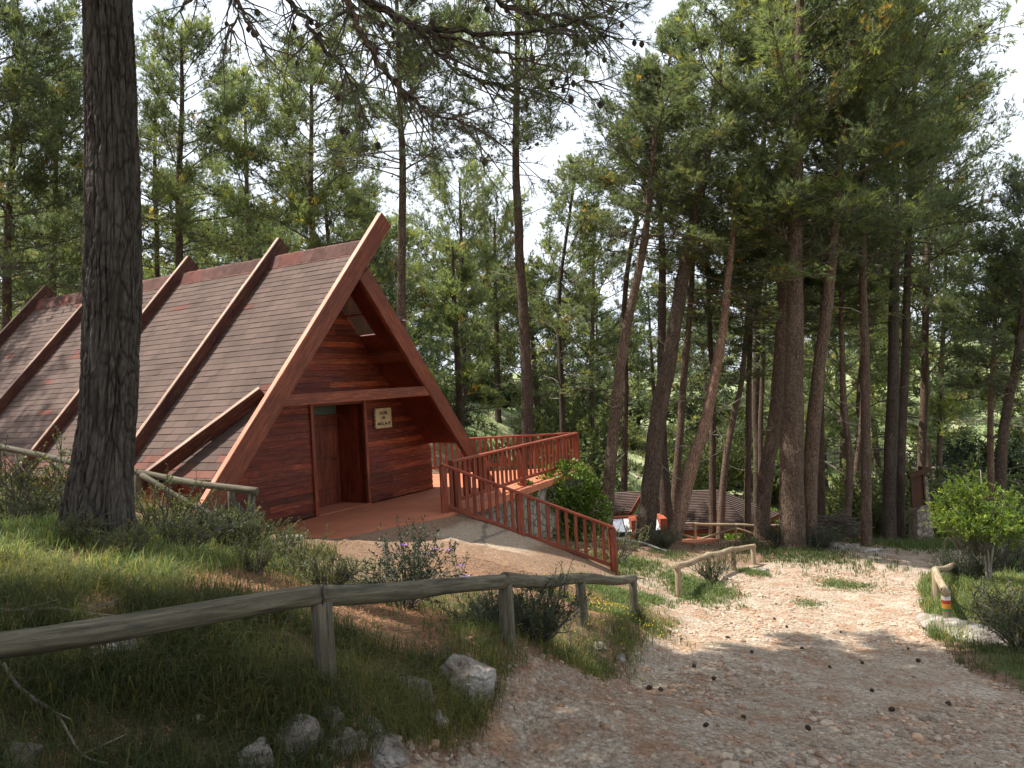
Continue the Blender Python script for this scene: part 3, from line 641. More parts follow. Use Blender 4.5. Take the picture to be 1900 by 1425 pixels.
p_=[at(1758,1160,12.0),at(1738,1112,13.6),at(1772,1092,16.2)]
t_=[at(1764,1098,12.0)[2],at(1741,1058,13.6)[2],at(1784,1048,16.2)[2]]
fr=log_fence('log_fence',[tuple(p) for p in p_],t_,[(0,1),(1,2)],.058,M['log2'],'bent pale log fence by the leaning stone slab, its end post painted in coloured bands',wire=False)
def band(z0,z1,mat,nm):
    o=p_[0]; mb=MB(); mb.tube([(0,0,z0),(0,0,z1)],[.064,.064],18,cap=False); ob=mb.build('painted_band',M[mat],fr); ob['label']=nm
for z0,z1,mt,nm in ((.40,.465,'paint_white','white painted band'),(.345,.40,'paint_red','red painted band'),(.27,.345,'paint_yel','orange painted band'),(.235,.27,'paint_grn','green painted band')): band(z0,z1,mt,nm)
mb=MB(); mb.tube([(0,0,t_[0]-p_[0][2]-.03),(0,0,t_[0]-p_[0][2]+.05)],[.066,.062],14,.05); mb.build('post_cap',M['black'],fr)
# fence behind the big trunk, with diagonal braces
p_=[at(470,990,10.8),at(432,975,11.0),at(258,935,11.2),at(0,925,12.0),at(-330,880,13.)]
t_=[at(462,911,10.8)[2],at(425,902,11.0)[2],at(255,877,11.2)[2],at(0,829,12.0)[2],at(-330,790,13.)[2]]
log_fence('log_fence',[tuple(p) for p in p_],t_,[(0,2),(2,3),(3,4)],.050,M['log'],'brown log fence with slanting braces between the big trunk and the cabin roof',[(at(262,882,11.1),at(400,960,10.75)),(at(428,925,10.9),at(472,975,10.85)),(at(0,950,11.9),at(120,925,11.8))],wire=False)
# fence behind the track in front of the pavilion
xs=[1236,1291,1366,1447,1530]; 
p_=[at(x,y,26) for x,y in ((1236,1001),(1291,1003),(1366,1003),(1447,1006),(1530,1013))]
t_=[at(x,y,26)[2] for x,y in ((1236,970),(1291,971.5),(1366,973.5),(1447,975),(1531,978.5))]
log_fence('log_fence',[tuple(p) for p in p_],t_,[(0,1),(1,2),(2,3),(3,4)],.045,M['log2'],'pale log fence with crossed braces in front of the far brown hip roof',
 [(at(1255,988,26),at(1290,999,26.05)),(at(1300,1000,26.05),at(1364,980,26)),(at(1368,981,25.9),at(1445,1005,26)),(at(1490,996,25.9),at(1515,986,26))],wire=False)
mb=MB(); pts=[at(1529,982,25.9),at(1515,993,25.8),at(1500,1000,25.8),at(1487,1006,25.8)]; mb.tube([tuple(p) for p in pts],[.018]*4,6,sub=4); tag(mb.build('rope',M['rope']),'slack white rope tied to the last post of the far log fence','rope')
mb=MB(); a=at(1535,999,26.5);b=at(1602,1001,26.5); log(mb,a,b,.05,.045); 
for t in (.05,.95): q=np.array(a)*(1-t)+np.array(b)*t; log(mb,(q[0],q[1],q[2]-.6),tuple(q),.045,.045)
tag(mb.build('log_rail',M['brownw']),'low dark log rail beyond the roped end of the pale fence','fence')
# post on the far right
p0=hit(1884,1020); mb=MB(); log(mb,(p0[0],p0[1],p0[2]-.2),(p0[0]-.06,p0[1],p0[2]+.75),.04,.04); tag(mb.build('marker_post',M['black']),'thin dark post standing right of the green sapling at the picture edge','post')
# ---------------------------------------------------------------- far shelters, barbecue, notice board
def hip_roof():
    d=31.; A=at(1180,985,d-1.0); B=at(1392,980,d-1.2); Cc=at(1447,953,d+4.2); R1=at(1240,902,d+2.2); R2=at(1333,908,d+1.8); D_=at(1150,955,d+5)
    z=B[2]; A[2]=z; 
    Cc=Cc; Cc[2]=z; 
    dC=rayd(1447,953); t=(z-CZ)/dC[2]; Cc=CAM+dC*t
    dB=rayd(1392,980); t=(z-CZ)/dB[2]; B=CAM+dB*t; dA=rayd(1130,988); t=(z-CZ)/dA[2]; A=CAM+dA*t; D_=A+(Cc-B)
    cen=(A+B+Cc+D_)/4; h=R2[2]-z; ax=(B-A)/np.linalg.norm(B-A)
    Lr=np.linalg.norm(B-A); wd=np.linalg.norm(Cc-B); mid=(B+Cc)/2; R2=mid-ax*wd*.55; R1=(A+D_)/2+ax*wd*.55
    dR=rayd(1333,908); t=((R2-CAM)@np.array([0,1,0]))/dR[1]; zr_=(CAM+dR*t)[2]; R2[2]=R1[2]=zr_
    root=empty('picnic_pavilion',(cen[0],cen[1],z-2.3),0,'open pavilion under a broad brown hip roof behind the pale log fence','pavilion'); o=np.array([cen[0],cen[1],z-2.3])
    def face(mbx,P4,cols):
        # courses of shingles as raised strips
        pass
    for nm,poly in (('roof_slope',(A,B,R2,R1)),('roof_slope',(B,Cc,R2,R2)),('roof_slope',(Cc,D_,R1,R2)),('roof_slope',(D_,A,R1,R1))):
        mb=MB(); n=24; a,b,c,e=poly
        nrm=np.cross(b-a,e-a); nrm=nrm/np.linalg.norm(nrm); nrm=nrm*np.sign(nrm[2])
        for i in range(n):
            t0,t1=i/n,(i+1)/n; w0=a+(e-a)*t0; w1=b+(c-b)*t0; w2=b+(c-b)*t1; w3=a+(e-a)*t1
            m_=10
            for j in range(m_):
                s0,s1=j/m_,(j+1)/m_; k=random.uniform(.82,1.15)
                q=[w0*(1-s0)+w1*s0+nrm*.035,w0*(1-s1)+w1*s1+nrm*.035,w3*(1-s1)+w2*s1,w3*(1-s0)+w2*s0,w0*(1-s0)+w1*s0,w0*(1-s1)+w1*s1]
                mb.add([p-o for p in q],[(0,1,2,3),(4,5,1,0)],None,(k,k,k))
        mb.build(nm,M['shingle'],root)
    mb=MB()
    for a,b in ((A,B),(B,Cc),(Cc,D_),(D_,A)): mb.beam(tuple(a-o-[0,0,.08]),tuple(b-o-[0,0,.08]),.05,.16)
    mb.build('fascia',M['red'],root)
    for P in (A,B,Cc,D_,(A+B)/2,(Cc+D_)/2):
        q=P*.9+cen*.1-o; mb=MB(); mb.beam((q[0],q[1],-1.2),(q[0],q[1],2.25),.16,.16,(0,1,0)); mb.build('post',M['red'],root)
hip_roof()
def barbecue():
    d=24.5; base=at(1180,1008,d); o=np.array([base[0],base[1],base[2]]); root=empty('barbecue',tuple(o),0,'red brick barbecue bench with metal lids beside the leaning trunks','barbecue')
    L=lambda px,py,dd=d: at(px,py,dd)-o
    def bricks(mb,x0,x1,y0,y1,z0,z1):
        z=z0;r=0
        while z<z1-.01:
            x=x0-(r%2)*.12
            while x<x1:
                a,b=max(x,x0),min(x+.232,x1)
                if b-a>.02:
                    k=random.uniform(.75,1.25); mb.box(a,b,y0+random.uniform(0,.006),y1,z,min(z+.066,z1),(k,k,k))
                x+=.24
            z+=.075;r+=1
    xl=L(1118,960)[0]; xr=L(1240,960)[0]; zt=L(1180,962)[2]
    mb=MB(); bricks(mb,xl,xr,.42,.6,-.4,zt-.05); mb.box(xl+.01,xr-.01,.44,.58,-.4,zt-.06,(.6,.6,.6)); mb.build('back_wall',M['brick'],root)
    mb=MB(); mb.box(xl-.05,xr+.05,.37,.65,zt-.048,zt); mb.build('coping',M['brick'],root)
    for xx in (xl,L(1168,960)[0],L(1221,960)[0]):
        mb=MB(); 
        z=-.4;r=0
        while z<zt-.05:
            k=random.uniform(.75,1.25); mb.box(xx,xx+.22,-.35+(r%2)*.004,.418,z,z+.068,(k,k,k)); z+=.075;r+=1
        mb.build('side_wall',M['brick'],root)
    mb=MB(); mb.box(xl+.221,xr-.25,-.3,.415,.18,.26); mb.build('counter',M['terra'],root)
    for (px,w,mt,lb) in ((1142,.50,'metal_lid','open grey metal grill lid'),(1168,.28,'white','pale grill lid'),(1212,.36,'white','pale grill lid')):
        x=L(px,975)[0]; mb=MB(); z0=.30
        vs=[(x-w/2,-.33,z0),(x+w/2,-.33,z0),(x+w/2,-.33,z0+.13),(x-w/2,-.33,z0+.13),(x-w/2,.35,z0),(x+w/2,.35,z0),(x+w/2,.30,z0+.42),(x-w/2,.30,z0+.42)]
        mb.add(vs,[(0,1,2,3),(3,2,6,7),(1,5,6,2),(4,0,3,7),(5,4,7,6),(4,5,1,0)]); lid=mb.build('grill',M['metal_dark'],root); lid['label']='dark grill box'
        mb=MB(); mb.add([(x-w/2-.01,-.335,z0+.14),(x+w/2+.01,-.335,z0+.14),(x+w/2+.01,.31,z0+.435),(x-w/2-.01,.31,z0+.435),(x-w/2-.01,-.335,z0+.15),(x+w/2+.01,-.335,z0+.15),(x+w/2+.01,.31,z0+.445),(x-w/2-.01,.31,z0+.445)],[(3,2,1,0),(4,5,6,7),(0,1,5,4),(1,2,6,5),(2,3,7,6),(3,0,4,7)]); mb.build('grill_lid',M[mt],lid)['label']=lb
    # roofed shelter over a neighbouring table
    d=27.; R1=at(1085,909,d+.9); R2=at(1191,911,d+.9); E1=at(1060,948,d); E2=at(1169,949,d); E3=at(1224,932,d+2.2); R1[2]=R2[2]
    R1=R2+(E1-E2); R1[2]=R2[2]; E1[2]=E2[2]; E4=E3+(E1-E2); 
    cb=(E1+E2+E3+E4)/4; zb=g1(cb[0],cb[1]); o2=np.array([cb[0],cb[1],zb]); r2=empty('picnic_shelter',tuple(o2),0,'small gabled shelter with brown shingle roof left of the leaning trunk','shelter')
    for (a,b,c,e) in ((E1,E2,R2,R1),(E4,E3,R2,R1)):
        mb=MB(); n=12; nrm=np.array([0,0,1.])
        for i in range(n):
            t0,t1=i/n,(i+1)/n; w0=a+(e-a)*t0; w1=b+(c-b)*t0; w2=b+(c-b)*t1; w3=a+(e-a)*t1
            for j in range(10):
                s0,s1=j/10,(j+1)/10; k=random.uniform(.85,1.15); q=[w0*(1-s0)+w1*s0+nrm*.03,w0*(1-s1)+w1*s1+nrm*.03,w3*(1-s1)+w2*s1,w3*(1-s0)+w2*s0]
                mb.add([p-o2 for p in q]+[p-o2-[0,0,.05] for p in q],[(0,1,2,3),(7,6,5,4),(0,4,5,1)],None,(k,k,k))
        mb.build('roof_slope',M['shingle'],r2)
    mb=MB(); dn=np.array([0,0,.09])
    ox=(E2-E1)/np.linalg.norm(E2-E1)*.03
    mb.beam(tuple(E2-o2-dn+ox),tuple(R2-o2-dn+ox),.04,.2); mb.beam(tuple(R2-o2-dn+ox),tuple(E3-o2-dn+ox),.04,.2); mb.build('barge_board',M['red'],r2)
    mb=MB(); mb.beam(tuple(E1-o2-dn),tuple(E2-o2-dn),.05,.12); mb.build('fascia',M['red'],r2)
    for P in (E1,E2,E3,E4):
        q=P*.88+cb*.12-o2; mb=MB(); mb.beam((q[0],q[1],-.5),(q[0],q[1],q[2]*0+E2[2]-o2[2]-.0),.14,.14,(0,1,0)); mb.build('post',M['red'],r2)
barbecue()
def notice():
    d=25.; b=at(1715,1002,d); o=np.array([b[0],b[1],b[2]-.1]); root=empty('notice_board',tuple(o),.0,'tall rubble stone pillar with an overhanging brown wooden notice panel','notice board')
    L=lambda px,py: at(px,py,d)-o
    mb=MB(); nz=16
    for (xa,xb,za,zb) in ((1693,1719,888,1003),):
        ring=[]; vs=[]
        for i in range(nz+1):
            t=i/nz; y=1006-(1006-884)*t; x0=L(1696 if t<.52 else 1703,y)[0]; x1=L(1728-14*t,y)[0]; z=L(1710,y)[2]; j=.012
            for (x,yy) in ((x0,-.22),((x0+x1)/2,-.23),(x1,-.22),(x1+.02,.28),(x0-.02,.28)): vs.append((x+random.uniform(-j,j),yy+random.uniform(-j,j),z))
        n=5; fs=[(i*n+k,i*n+(k+1)%n,(i+1)*n+(k+1)%n,(i+1)*n+k) for i in range(nz) for k in range(n)]; fs.append(tuple(range(nz*n,nz*n+n)))
        mb.add(vs,fs)
    mb.build('stone_pillar',M['pillar'],root)
    a,b_,c,e=L(1681,882),L(1703,873),L(1707,934),L(1684,940)
    mb=MB(); vs=[np.array(q)+[0,-.30,0] for q in (e,c,b_,a)]+[np.array(q)+[0,-.24,0] for q in (e,c,b_,a)]; mb.add(vs,[(0,1,2,3),(7,6,5,4),(0,4,5,1),(1,5,6,2),(2,6,7,3),(3,7,4,0)]); mb.build('panel',M['brownw'],root)
    mb=MB(); f=lambda q:np.array(q)+[0,-.32,0]
    mb.beam(f(e),f(a),.06,.07,(0,1,0)); mb.beam(f(c),f(b_),.06,.07,(0,1,0)); mb.build('frame',M['brownw'],root)
    mb=MB(); mb.beam(tuple(np.array(L(1677,882))+[0,-.33,0]),tuple(np.array(L(1713,869))+[0,-.33,0]),.10,.16,(0,0,1)); mb.beam(tuple(np.array(L(1704,870))+[0,-.36,0]),tuple(np.array(L(1715,872))+[0,.3,0]),.08,.2,(0,0,1)); mb.build('cap_beam',M['brownw'],root)
notice()
# terracotta slab, pale hose
h0=hit(1305,1003); mb=MB(); q=[hit(1250,1008),hit(1288,1012),hit(1335,1004),hit(1290,998)]; mb.add([(a[0],a[1],a[2]+.06) for a in q]+[(a[0],a[1],a[2]-.15) for a in q],[(0,1,2,3),(0,4,5,1),(1,5,6,2),(2,6,7,3),(3,7,4,0)]); tag(mb.build('pavement',M['terra']),kind='structure')
mb=MB(); pts=[hit(x,y)+[0,0,.05] for x,y in ((1118,993),(1135,1000),(1165,1007),(1195,1012),(1220,1021),(1236,1026))]; mb.tube([tuple(p) for p in pts],[.035,.04,.04,.035,.03,.02],8,.1,sub=4); tag(mb.build('fallen_branch',M['hose']),'pale bare fallen branch on the ground below the barbecue','branch')
# ================================================================ vegetation
def unit(a): return a/np.maximum(np.linalg.norm(a,axis=-1,keepdims=True),1e-9)
def tufts(P,D,n,ln,wd,spread,tint,r=rng):
    """needle tufts: P bases, D shoot directions; n needles each -> vertices, triangles, tint"""
    k=len(P); P=np.repeat(P,n,0); D=np.repeat(D,n,0); T=np.repeat(tint,n,0)
    q=r.normal(size=(k*n,3)); dr=unit(D*(1-spread)+unit(q)*spread+D*.25)
    L=ln*(.7+.6*r.random((k*n,1))); s=unit(np.cross(dr,unit(r.normal(size=(k*n,3)))))*wd*.5
    b=P+D*(r.random((k*n,1))-.3)*ln*.7
    V=np.empty((k*n,3,3)); V[:,0]=b-s;V[:,1]=b+s;V[:,2]=b+dr*L
    T=T*(.85+.3*r.random((k*n,1)))
    return V.reshape(-1,3),np.arange(k*n*3).reshape(-1,3),np.repeat(T,3,0)
def sticks(A,B,ra,rb):
    """three sided tapered sticks from A to B"""
    d=unit(B-A); k=unit(np.cross(d,np.array([.31,.52,.79]))); k2=np.cross(d,k); V=[]
    for i in range(3):
        c,s_=math.cos(i*2.094),math.sin(i*2.094); V.append(A+(k*c+k2*s_)*ra[:,None])
    for i in range(3):
        c,s_=math.cos(i*2.094),math.sin(i*2.094); V.append(B+(k*c+k2*s_)*rb[:,None])
    V=np.stack(V,1).reshape(-1,3); b=np.arange(len(A))[:,None]*6; F=[]
    for i in range(3): j=(i+1)%3; F+= [b+np.array([i,j,3+j]),b+np.array([i,3+j,3+i])]
    return V,np.concatenate(F,0)
def blobs(C,R,r):
    """small faceted cones (fruit) as octahedra"""
    o=np.array([[1,0,0],[-1,0,0],[0,1,0],[0,-1,0],[0,0,1.3],[0,0,-1.3]],float); f=np.array([[0,2,4],[2,1,4],[1,3,4],[3,0,4],[2,0,5],[1,2,5],[3,1,5],[0,3,5]])
    V=(C[:,None]+o[None]*R[:,None,None]).reshape(-1,3); F=(np.arange(len(C))[:,None,None]*6+f[None]).reshape(-1,3); return V,F
def join(parts):
    V=[];F=[];Mi=[];T=[];b=0
    for v,f,m,t in parts:
        V.append(v);F.append(f+b);Mi.append(np.full(len(f),m));T.append(t if t is not None else np.ones((len(v),3))); b+=len(v)
    return np.concatenate(V),np.concatenate(F),np.concatenate(Mi),np.concatenate(T)
def crown_mesh(seed,H=9.,R=3.,nb=44,prof='oval',dens=1.35,gap=.22,cones=70,dead=.10,nn=9,nl=.155,nw=.019):
    r=np.random.default_rng(seed); SA=[];SB=[];ra=[];rb=[];TP=[];TD=[];TT=[];CC=[]
    az=r.random()*6
    for i in range(nb):
        t=(i+.5*r.random())/nb; az+=2.4+r.normal()*.5; h=H*(.0+t*.97)
        if prof=='oval': pr=(.45+.75*math.sin(math.pi*min(1,(t*.85+.12)))**.8)*(1-t**4*.62)
        elif prof=='cone': pr=1.05*(1-t)**.7+.12
        else: pr=.35+.85*ss(0,.45,t)*(1-t**4*.6)
        L=R*float(pr)*(.6+.5*r.random())
        if r.random()<gap*.5: L*=.5
        up=.15+.75*t+r.normal()*.12; dead_b=t<dead
        p=np.array([0,0,h]); dr=unit(np.array([math.cos(az),math.sin(az),up])); n=7; pts=[p]
        for k in range(n):
            dr=unit(dr+r.normal(size=3)*.13+np.array([0,0,.05 if t>.3 else -.01])); p=p+dr*L/n; pts.append(p)
        pts=np.array(pts); rad=np.linspace(.016+.022*L/R*(1.2-t),.007,n+1); SA+=list(pts[:-1]);SB+=list(pts[1:]);ra+=list(rad[:-1]);rb+=list(rad[1:])
        nt=int((8+L*4.2)*dens)
        clump=.8+.45*r.random()
        for k in range(nt):
            u=.28+.72*(k+r.random())/nt; q=u*n; a=int(min(q,n-1)); b=pts[a]+(pts[a+1]-pts[a])*(q-a); bd=unit(pts[a+1]-pts[a])
            td=unit(bd*.6+unit(r.normal(size=3))*.85+np.array([0,0,.42])); tl=(.30+.55*r.random())*(1.1-.45*u)*min(1.,.5+L/3)
            e=b+td*tl; m=b+td*tl*.5+r.normal(size=3)*.03; SA+=[b,m];SB+=[m,e];ra+=[.008,.006];rb+=[.006,.003]
            if dead_b and r.random()<.8:
                if r.random()<.3: CC.append(e)
                continue
            if r.random()<gap*.35: 
                if r.random()<.3: CC.append(m)
                continue
            ns=int(4+5*r.random()); w=np.linspace(.25,1.05,ns)[:,None]; sp=b+(e-b)*w+r.normal(size=(ns,3))*.075; sd=unit(td+r.normal(size=(ns,3))*.5+np.array([0,0,.5]))
            TP.append(sp);TD.append(sd); c=np.array([1,1,1])*clump*(.85+.3*r.random()); 
            if r.random()<.16: c=c*np.array([1.7,1.45,.9])
            if r.random()<.015: c=c*np.array([1.9,1.15,.8])
            TT.append(np.repeat(c[None],ns,0))
    TP,TD,TT=np.concatenate(TP),np.concatenate(TD),np.concatenate(TT)
    SA,SB=np.array(SA),np.array(SB)
    v1,f1,t1=tufts(TP,TD,nn,nl,nw,.5,TT,r); v2,f2=sticks(SA,SB,np.array(ra),np.array(rb)); parts=[(v1,f1,0,t1),(v2,f2,1,None)]
    k=min(cones,len(SB)); idx=r.choice(len(SB),k,False); C=SB[idx]+r.normal(size=(k,3))*.03
    if CC: C=np.vstack([C,np.array(CC)])
    v3,f3=blobs(C,.03+.022*r.random(len(C)),r); parts.append((v3,f3,2,None))
    V,F,Mi,T=join(parts)
    return tri_mesh('pine_crown',V,F,[M['needle'],M['twig'],M['cone']],Mi,T)
CR={'oval':[crown_mesh(11+i,prof='oval',gap=.12+.07*i,nb=52-3*i,dens=1.65) for i in range(3)],
    'wide':[crown_mesh(31+i,R=3.6,prof='top',gap=.26,nb=58,dens=1.4) for i in range(2)],
    'thin':[crown_mesh(51+i,R=2.1,prof='oval',gap=.38,nb=40,dens=1.3,cones=120,dead=.2) for i in range(2)],
    'cone':[crown_mesh(71+i,R=2.6,prof='cone',gap=.2,nb=54,dens=1.4) for i in range(2)],
    'dense':[crown_mesh(131+i,R=3.8,prof='top',gap=.05,nb=56,dens=1.5,nn=7,nl=.2,nw=.05,dead=.0) for i in range(2)],  # extra thick crowns made to cast shade, used only outside the frame
    'far':[crown_mesh(91+i,R=2.9,prof='oval' if i<2 else 'cone',gap=.2,nb=40,dens=.72,nn=6,nl=.25,nw=.040,cones=20) for i in range(4)]}
RB={'dense':3.8,'oval':3.,'wide':3.6,'thin':2.1,'cone':2.6,'far':2.9}
def trunk_mesh(pts,rad,mat,stubs=0,n=12,flare=1.35):
    mb=MB(); P=[Vector(p) for p in pts]; L=[0]
    for a,b in zip(P[:-1],P[1:]): L.append(L[-1]+(b-a).length)
    N=max(8,int(L[-1]/.5)); q=[];rr=[]; sd=random.random()*50
    for i in range(N+1):
        s=L[-1]*(i/N)**1.15; j=max(k for k in range(len(L)) if L[k]<=s+1e-6); j=min(j,len(P)-2); t=(s-L[j])/(L[j+1]-L[j]); t2=t
        a=P[max(j-1,0)];b=P[j];c=P[j+1];d=P[min(j+2,len(P)-1)]
        p=.5*((2*b)+(c-a)*t2+(2*a-5*b+4*c-d)*t2*t2+(3*b-a-3*c+d)*t2**3)
        w=.03+.02*rad; p=p+Vector((vn(s*.5,sd,0)*w*1.2,vn(s*.5,sd,9)*w*1.2,0)); q.append(p)
        r=rad*(1-s/L[-1])**.75+.035; r*=1+(flare-1)*math.exp(-s/(rad*2.2)); rr.append(r)
    mb.tube(q,rr,n,.14,2.2,smooth=True)
    for k in range(stubs):
        s=random.uniform(.2,.75); i=int(s*N); p=q[i]; a=random.random()*6.28; d=Vector((math.cos(a),math.sin(a),random.uniform(-.1,.5))).normalized(); l=random.uniform(.3,1.3)
        p1=p+d*l*.5+Vector((0,0,random.uniform(-.05,.1))); p2=p1+(d+Vector((random.uniform(-.4,.4),random.uniform(-.4,.4),random.uniform(-.2,.3)))).normalized()*l*.5
        mb.tube([p,p1,p2],[.022,.014,.005],5,m=1)
        for q_ in range(2): p3=p1+(p2-p1)*random.random(); mb.tube([p3,p3+Vector((random.uniform(-.3,.3),random.uniform(-.3,.3),random.uniform(-.1,.25)))],[.008,.003],4,m=1)
    return mb
NT=[0]
def tree(label,group,path,d,wpx,top,c0,kind='oval',cr=None,bark='bark',stubs=5,cat='pine tree',rot=None,extra=None,n=12):
    """path: px of trunk from base upward; top: px of tree top; c0: how far along base->top the crown starts (fraction of px height)"""
    if d is None: P=hit(*path[0]); d=float(P@_F - CAM@_F); base=P
    else:
        base=at(path[0][0],path[0][1],d); base[2]=g1(base[0],base[1])
    pts=[base-np.array([0,0,.35])]+[at(x,y,d) for x,y in path[1:]]+[at(top[0],top[1],d)]
    if (pts[1]-pts[0])[2]<.3: pts.pop(1)
    o=base; root=empty('pine_tree',tuple(o),0,label,cat,group)
    mb=trunk_mesh([p-o for p in pts],wpx/2*d/FPX*.80,None,stubs,n); mb.build('trunk',[M[bark],M['dtwig']],root)
    ztop=pts[-1][2]; zb=base[2]; zc=zb+(ztop-zb)*c0
    z=[p[2] for p in pts]; cx=np.interp(zc,z,[p[0] for p in pts]); cy=np.interp(zc,z,[p[1] for p in pts]); c=np.array([cx,cy,zc]); ax=pts[-1]-c
    L=np.linalg.norm(ax); me=random.choice(CR[kind]); NT[0]+=1
    co_=mobj('crown',me,root); cr=(cr or L*RB[kind]/9)*(1.12 if group==G2 else 1.)
    s=cr/RB[kind]; q=Vector(ax).to_track_quat('Z','Y'); co_.matrix_local=Matrix.Translation(Vector(c-o))@q.to_matrix().to_4x4()@Matrix.Rotation(random.random()*6.28,4,'Z')@Matrix.Diagonal((s,s,L/9.,1))
    if extra:
        for (x,y,zz_,sc,k) in extra:
            e=mobj('crown',random.choice(CR[k]),root); e.matrix_local=Matrix.Translation(Vector((x,y,zz_)))@Matrix.Rotation(random.random()*6,4,'Z')@Matrix.Diagonal((sc,sc,sc,1))
    return root
G1='pines standing among the shelters beside the track'; G2='pines behind the cabin'
T=tree
# --- behind and left of the cabin
T('tall pine with a rounded crown just right of the big foreground trunk, above the roof',G2,[(330,560),(333,420),(336,250)],26,19,(338,55),.42,'oval',3.0)
T('slim pine close left of the tall rounded pine behind the roof ridge',G2,[(288,560),(289,420)],30,12,(290,190),.5,'thin',1.7)
T('broad pine at the far left edge of the picture',G2,[(8,640),(12,480),(22,300)],24,20,(40,70),.22,'wide',4.2)
T('very tall pine whose top leaves the picture at the upper left corner',G2,[(-60,640),(-50,300)],22,24,(-20,-90),.35,'oval',3.0)
T('pine with a pointed top between the left edge and the big trunk',G2,[(95,620),(100,400)],27,16,(118,130),.35,'oval',2.6)
T('low pine tucked behind the left end of the cabin roof',G2,[(150,600),(152,450)],33,14,(155,290),.2,'cone',3.4)
T('pine with dark horizontal limbs rising behind the middle of the ridge',G2,[(577,560),(578,400),(577,300)],27,17,(578,88),.38,'oval',3.3)
T('bushy pine filling the gap left of the ridge pine',G2,[(460,560),(462,420)],34,13,(450,150),.35,'oval',3.2)
T('short broad pine directly behind the second ridge tip',G2,[(610,600),(612,480)],30,13,(600,330),.0,'wide',3.2)
T('short dense pine right behind the highest roof tip',G2,[(690,640),(690,520)],34,13,(672,345),.0,'cone',3.6)
T('tall straight pine rising behind the gable peak',G2,[(744,800),(745,640),(746,400),(745,260)],23,22,(735,-60),.58,'oval',3.0,stubs=9)
T('tall pine with a bare stretch of trunk and many cones, right of the cabin',G1,[(975,860),(975,640),(962,420),(957,260)],24,25,(965,-130),.60,'wide',4.0,stubs=12)
T('bushy pine filling the gap between the gable peak and the bare cone laden pine',G1,[(862,800),(860,640),(858,520)],42,14,(852,330),.25,'wide',4.2)
T('lower bushy pine just left of the bare cone laden pine',G1,[(925,800),(922,660)],44,13,(918,400),.2,'wide',4.0)
T('airy pine right of the bare cone laden pine, behind the leaning ones',G1,[(1095,840),(1098,680),(1100,560)],46,14,(1105,400),.25,'oval',4.0)
T('slim pine with a sunlit upper crown right of the bare cone laden pine',G1,[(1042,830),(1040,680),(1037,560)],30,11,(1070,300),.35,'thin',2.4)
T('tall pine with a pointed pale crown against the sky gap',G1,[(1150,890),(1160,740),(1165,500)],29,12,(1262,20),.55,'cone',3.0)
T('leaning pine behind the ivy bush, bending right as it climbs',G1,[(1112,868),(1150,700),(1178,540),(1205,380)],21,25,(1225,130),.62,'oval',2.5,stubs=6)
T('thick dark pine leaning right in front of the red barbecue',G1,[(1191,1006),(1210,860),(1240,680),(1270,500),(1302,340)],None,40,(1345,40),.62,'oval',2.9,stubs=5,n=18)
T('upright pine forking beside the thick leaning trunk',G1,[(1240,968),(1230,860),(1228,700),(1230,500)],25,25,(1215,180),.6,'thin',2.6)
T('dark pine meeting the upright one at its foot, leaning right',G1,[(1244,968),(1257,850),(1270,700),(1283,520)],25.5,17,(1300,250),.55,'thin',2.4)
T('pale pink barked pine leaning right beside the barbecue wall',G1,[(1243,1010),(1285,860),(1310,780),(1340,620),(1348,560)],None,29,(1370,330),.62,'thin',2.6,'bark_pink',8,n=16)
T('thin dark pine in front of the hip roof ridge end',G1,[(1319,970),(1322,840),(1322,700)],27,14,(1310,400),.5,'thin',2.3)
T('thin pale pine leaning right across the hip roof',G1,[(1330,978),(1345,870),(1364,760),(1378,690)],26.5,14,(1400,430),.5,'thin',2.2,'bark_pink')
T('thin black trunked pine over the right slope of the hip roof',G1,[(1384,970),(1388,850),(1390,700),(1393,560)],27,13,(1400,300),.55,'thin',2.3)
T('slim pine just right of the hip roof corner, far side',G1,[(1408,940),(1412,800),(1417,640)],34,11,(1425,330),.5,'far',3.0)
T('thick pine leaning right in front of the hip roof corner',G1,[(1412,1003),(1420,900),(1440,760),(1452,590),(1470,420)],None,31,(1500,40),.55,'oval',3.6,'bark',8,n=18)
T('stout straight pine, thickest of the pair sharing one foot by the track',G1,[(1470,1020),(1470,860),(1473,640),(1476,420)],None,47,(1490,-130),.45,'wide',4.6,'bark',6,n=20)
T('dark slanting pine growing against the stout straight one',G1,[(1500,1018),(1506,860),(1520,700),(1540,520)],None,31,(1590,-60),.5,'wide',3.8,'bark',4,n=16)
T('pale pine just behind the stout pair, left side',G1,[(1450,990),(1452,860),(1456,700)],25,14,(1440,350),.6,'thin',2.4,'bark_pink')
T('slender pine behind the end of the pale fence',G1,[(1502,985),(1516,820),(1525,700)],26,15,(1545,360),.6,'thin',2.6)
T('brown pine standing at the roped end post of the fence',G1,[(1523,1000),(1524,860),(1524,720)],27,17,(1530,330),.55,'oval',2.6)
T('pale crooked pine between the fence end and the woodpile',G1,[(1567,1003),(1577,860),(1565,740),(1562,660)],25.5,14,(1560,470),.72,'thin',2.0,'bark_pink',10)
T('thin leaning pine behind the woodpile',G1,[(1585,985),(1590,880),(1600,760)],31,11,(1610,400),.55,'far',2.6)
T('dark straight pine at the right end of the woodpile',G1,[(1605,1014),(1606,860),(1605,700),(1603,520)],None,20,(1600,60),.52,'wide',3.4,'bark',6)
T('left one of two dark pines close together left of the notice board',G1,[(1648,1005),(1652,860),(1658,700),(1660,520)],None,27,(1665,0),.52,'wide',3.6,'bark',8)
T('right one of two dark pines close together left of the notice board',G1,[(1668,1000),(1672,860),(1680,700),(1684,520)],26,19,(1700,80),.5,'oval',4.0,'bark',8)
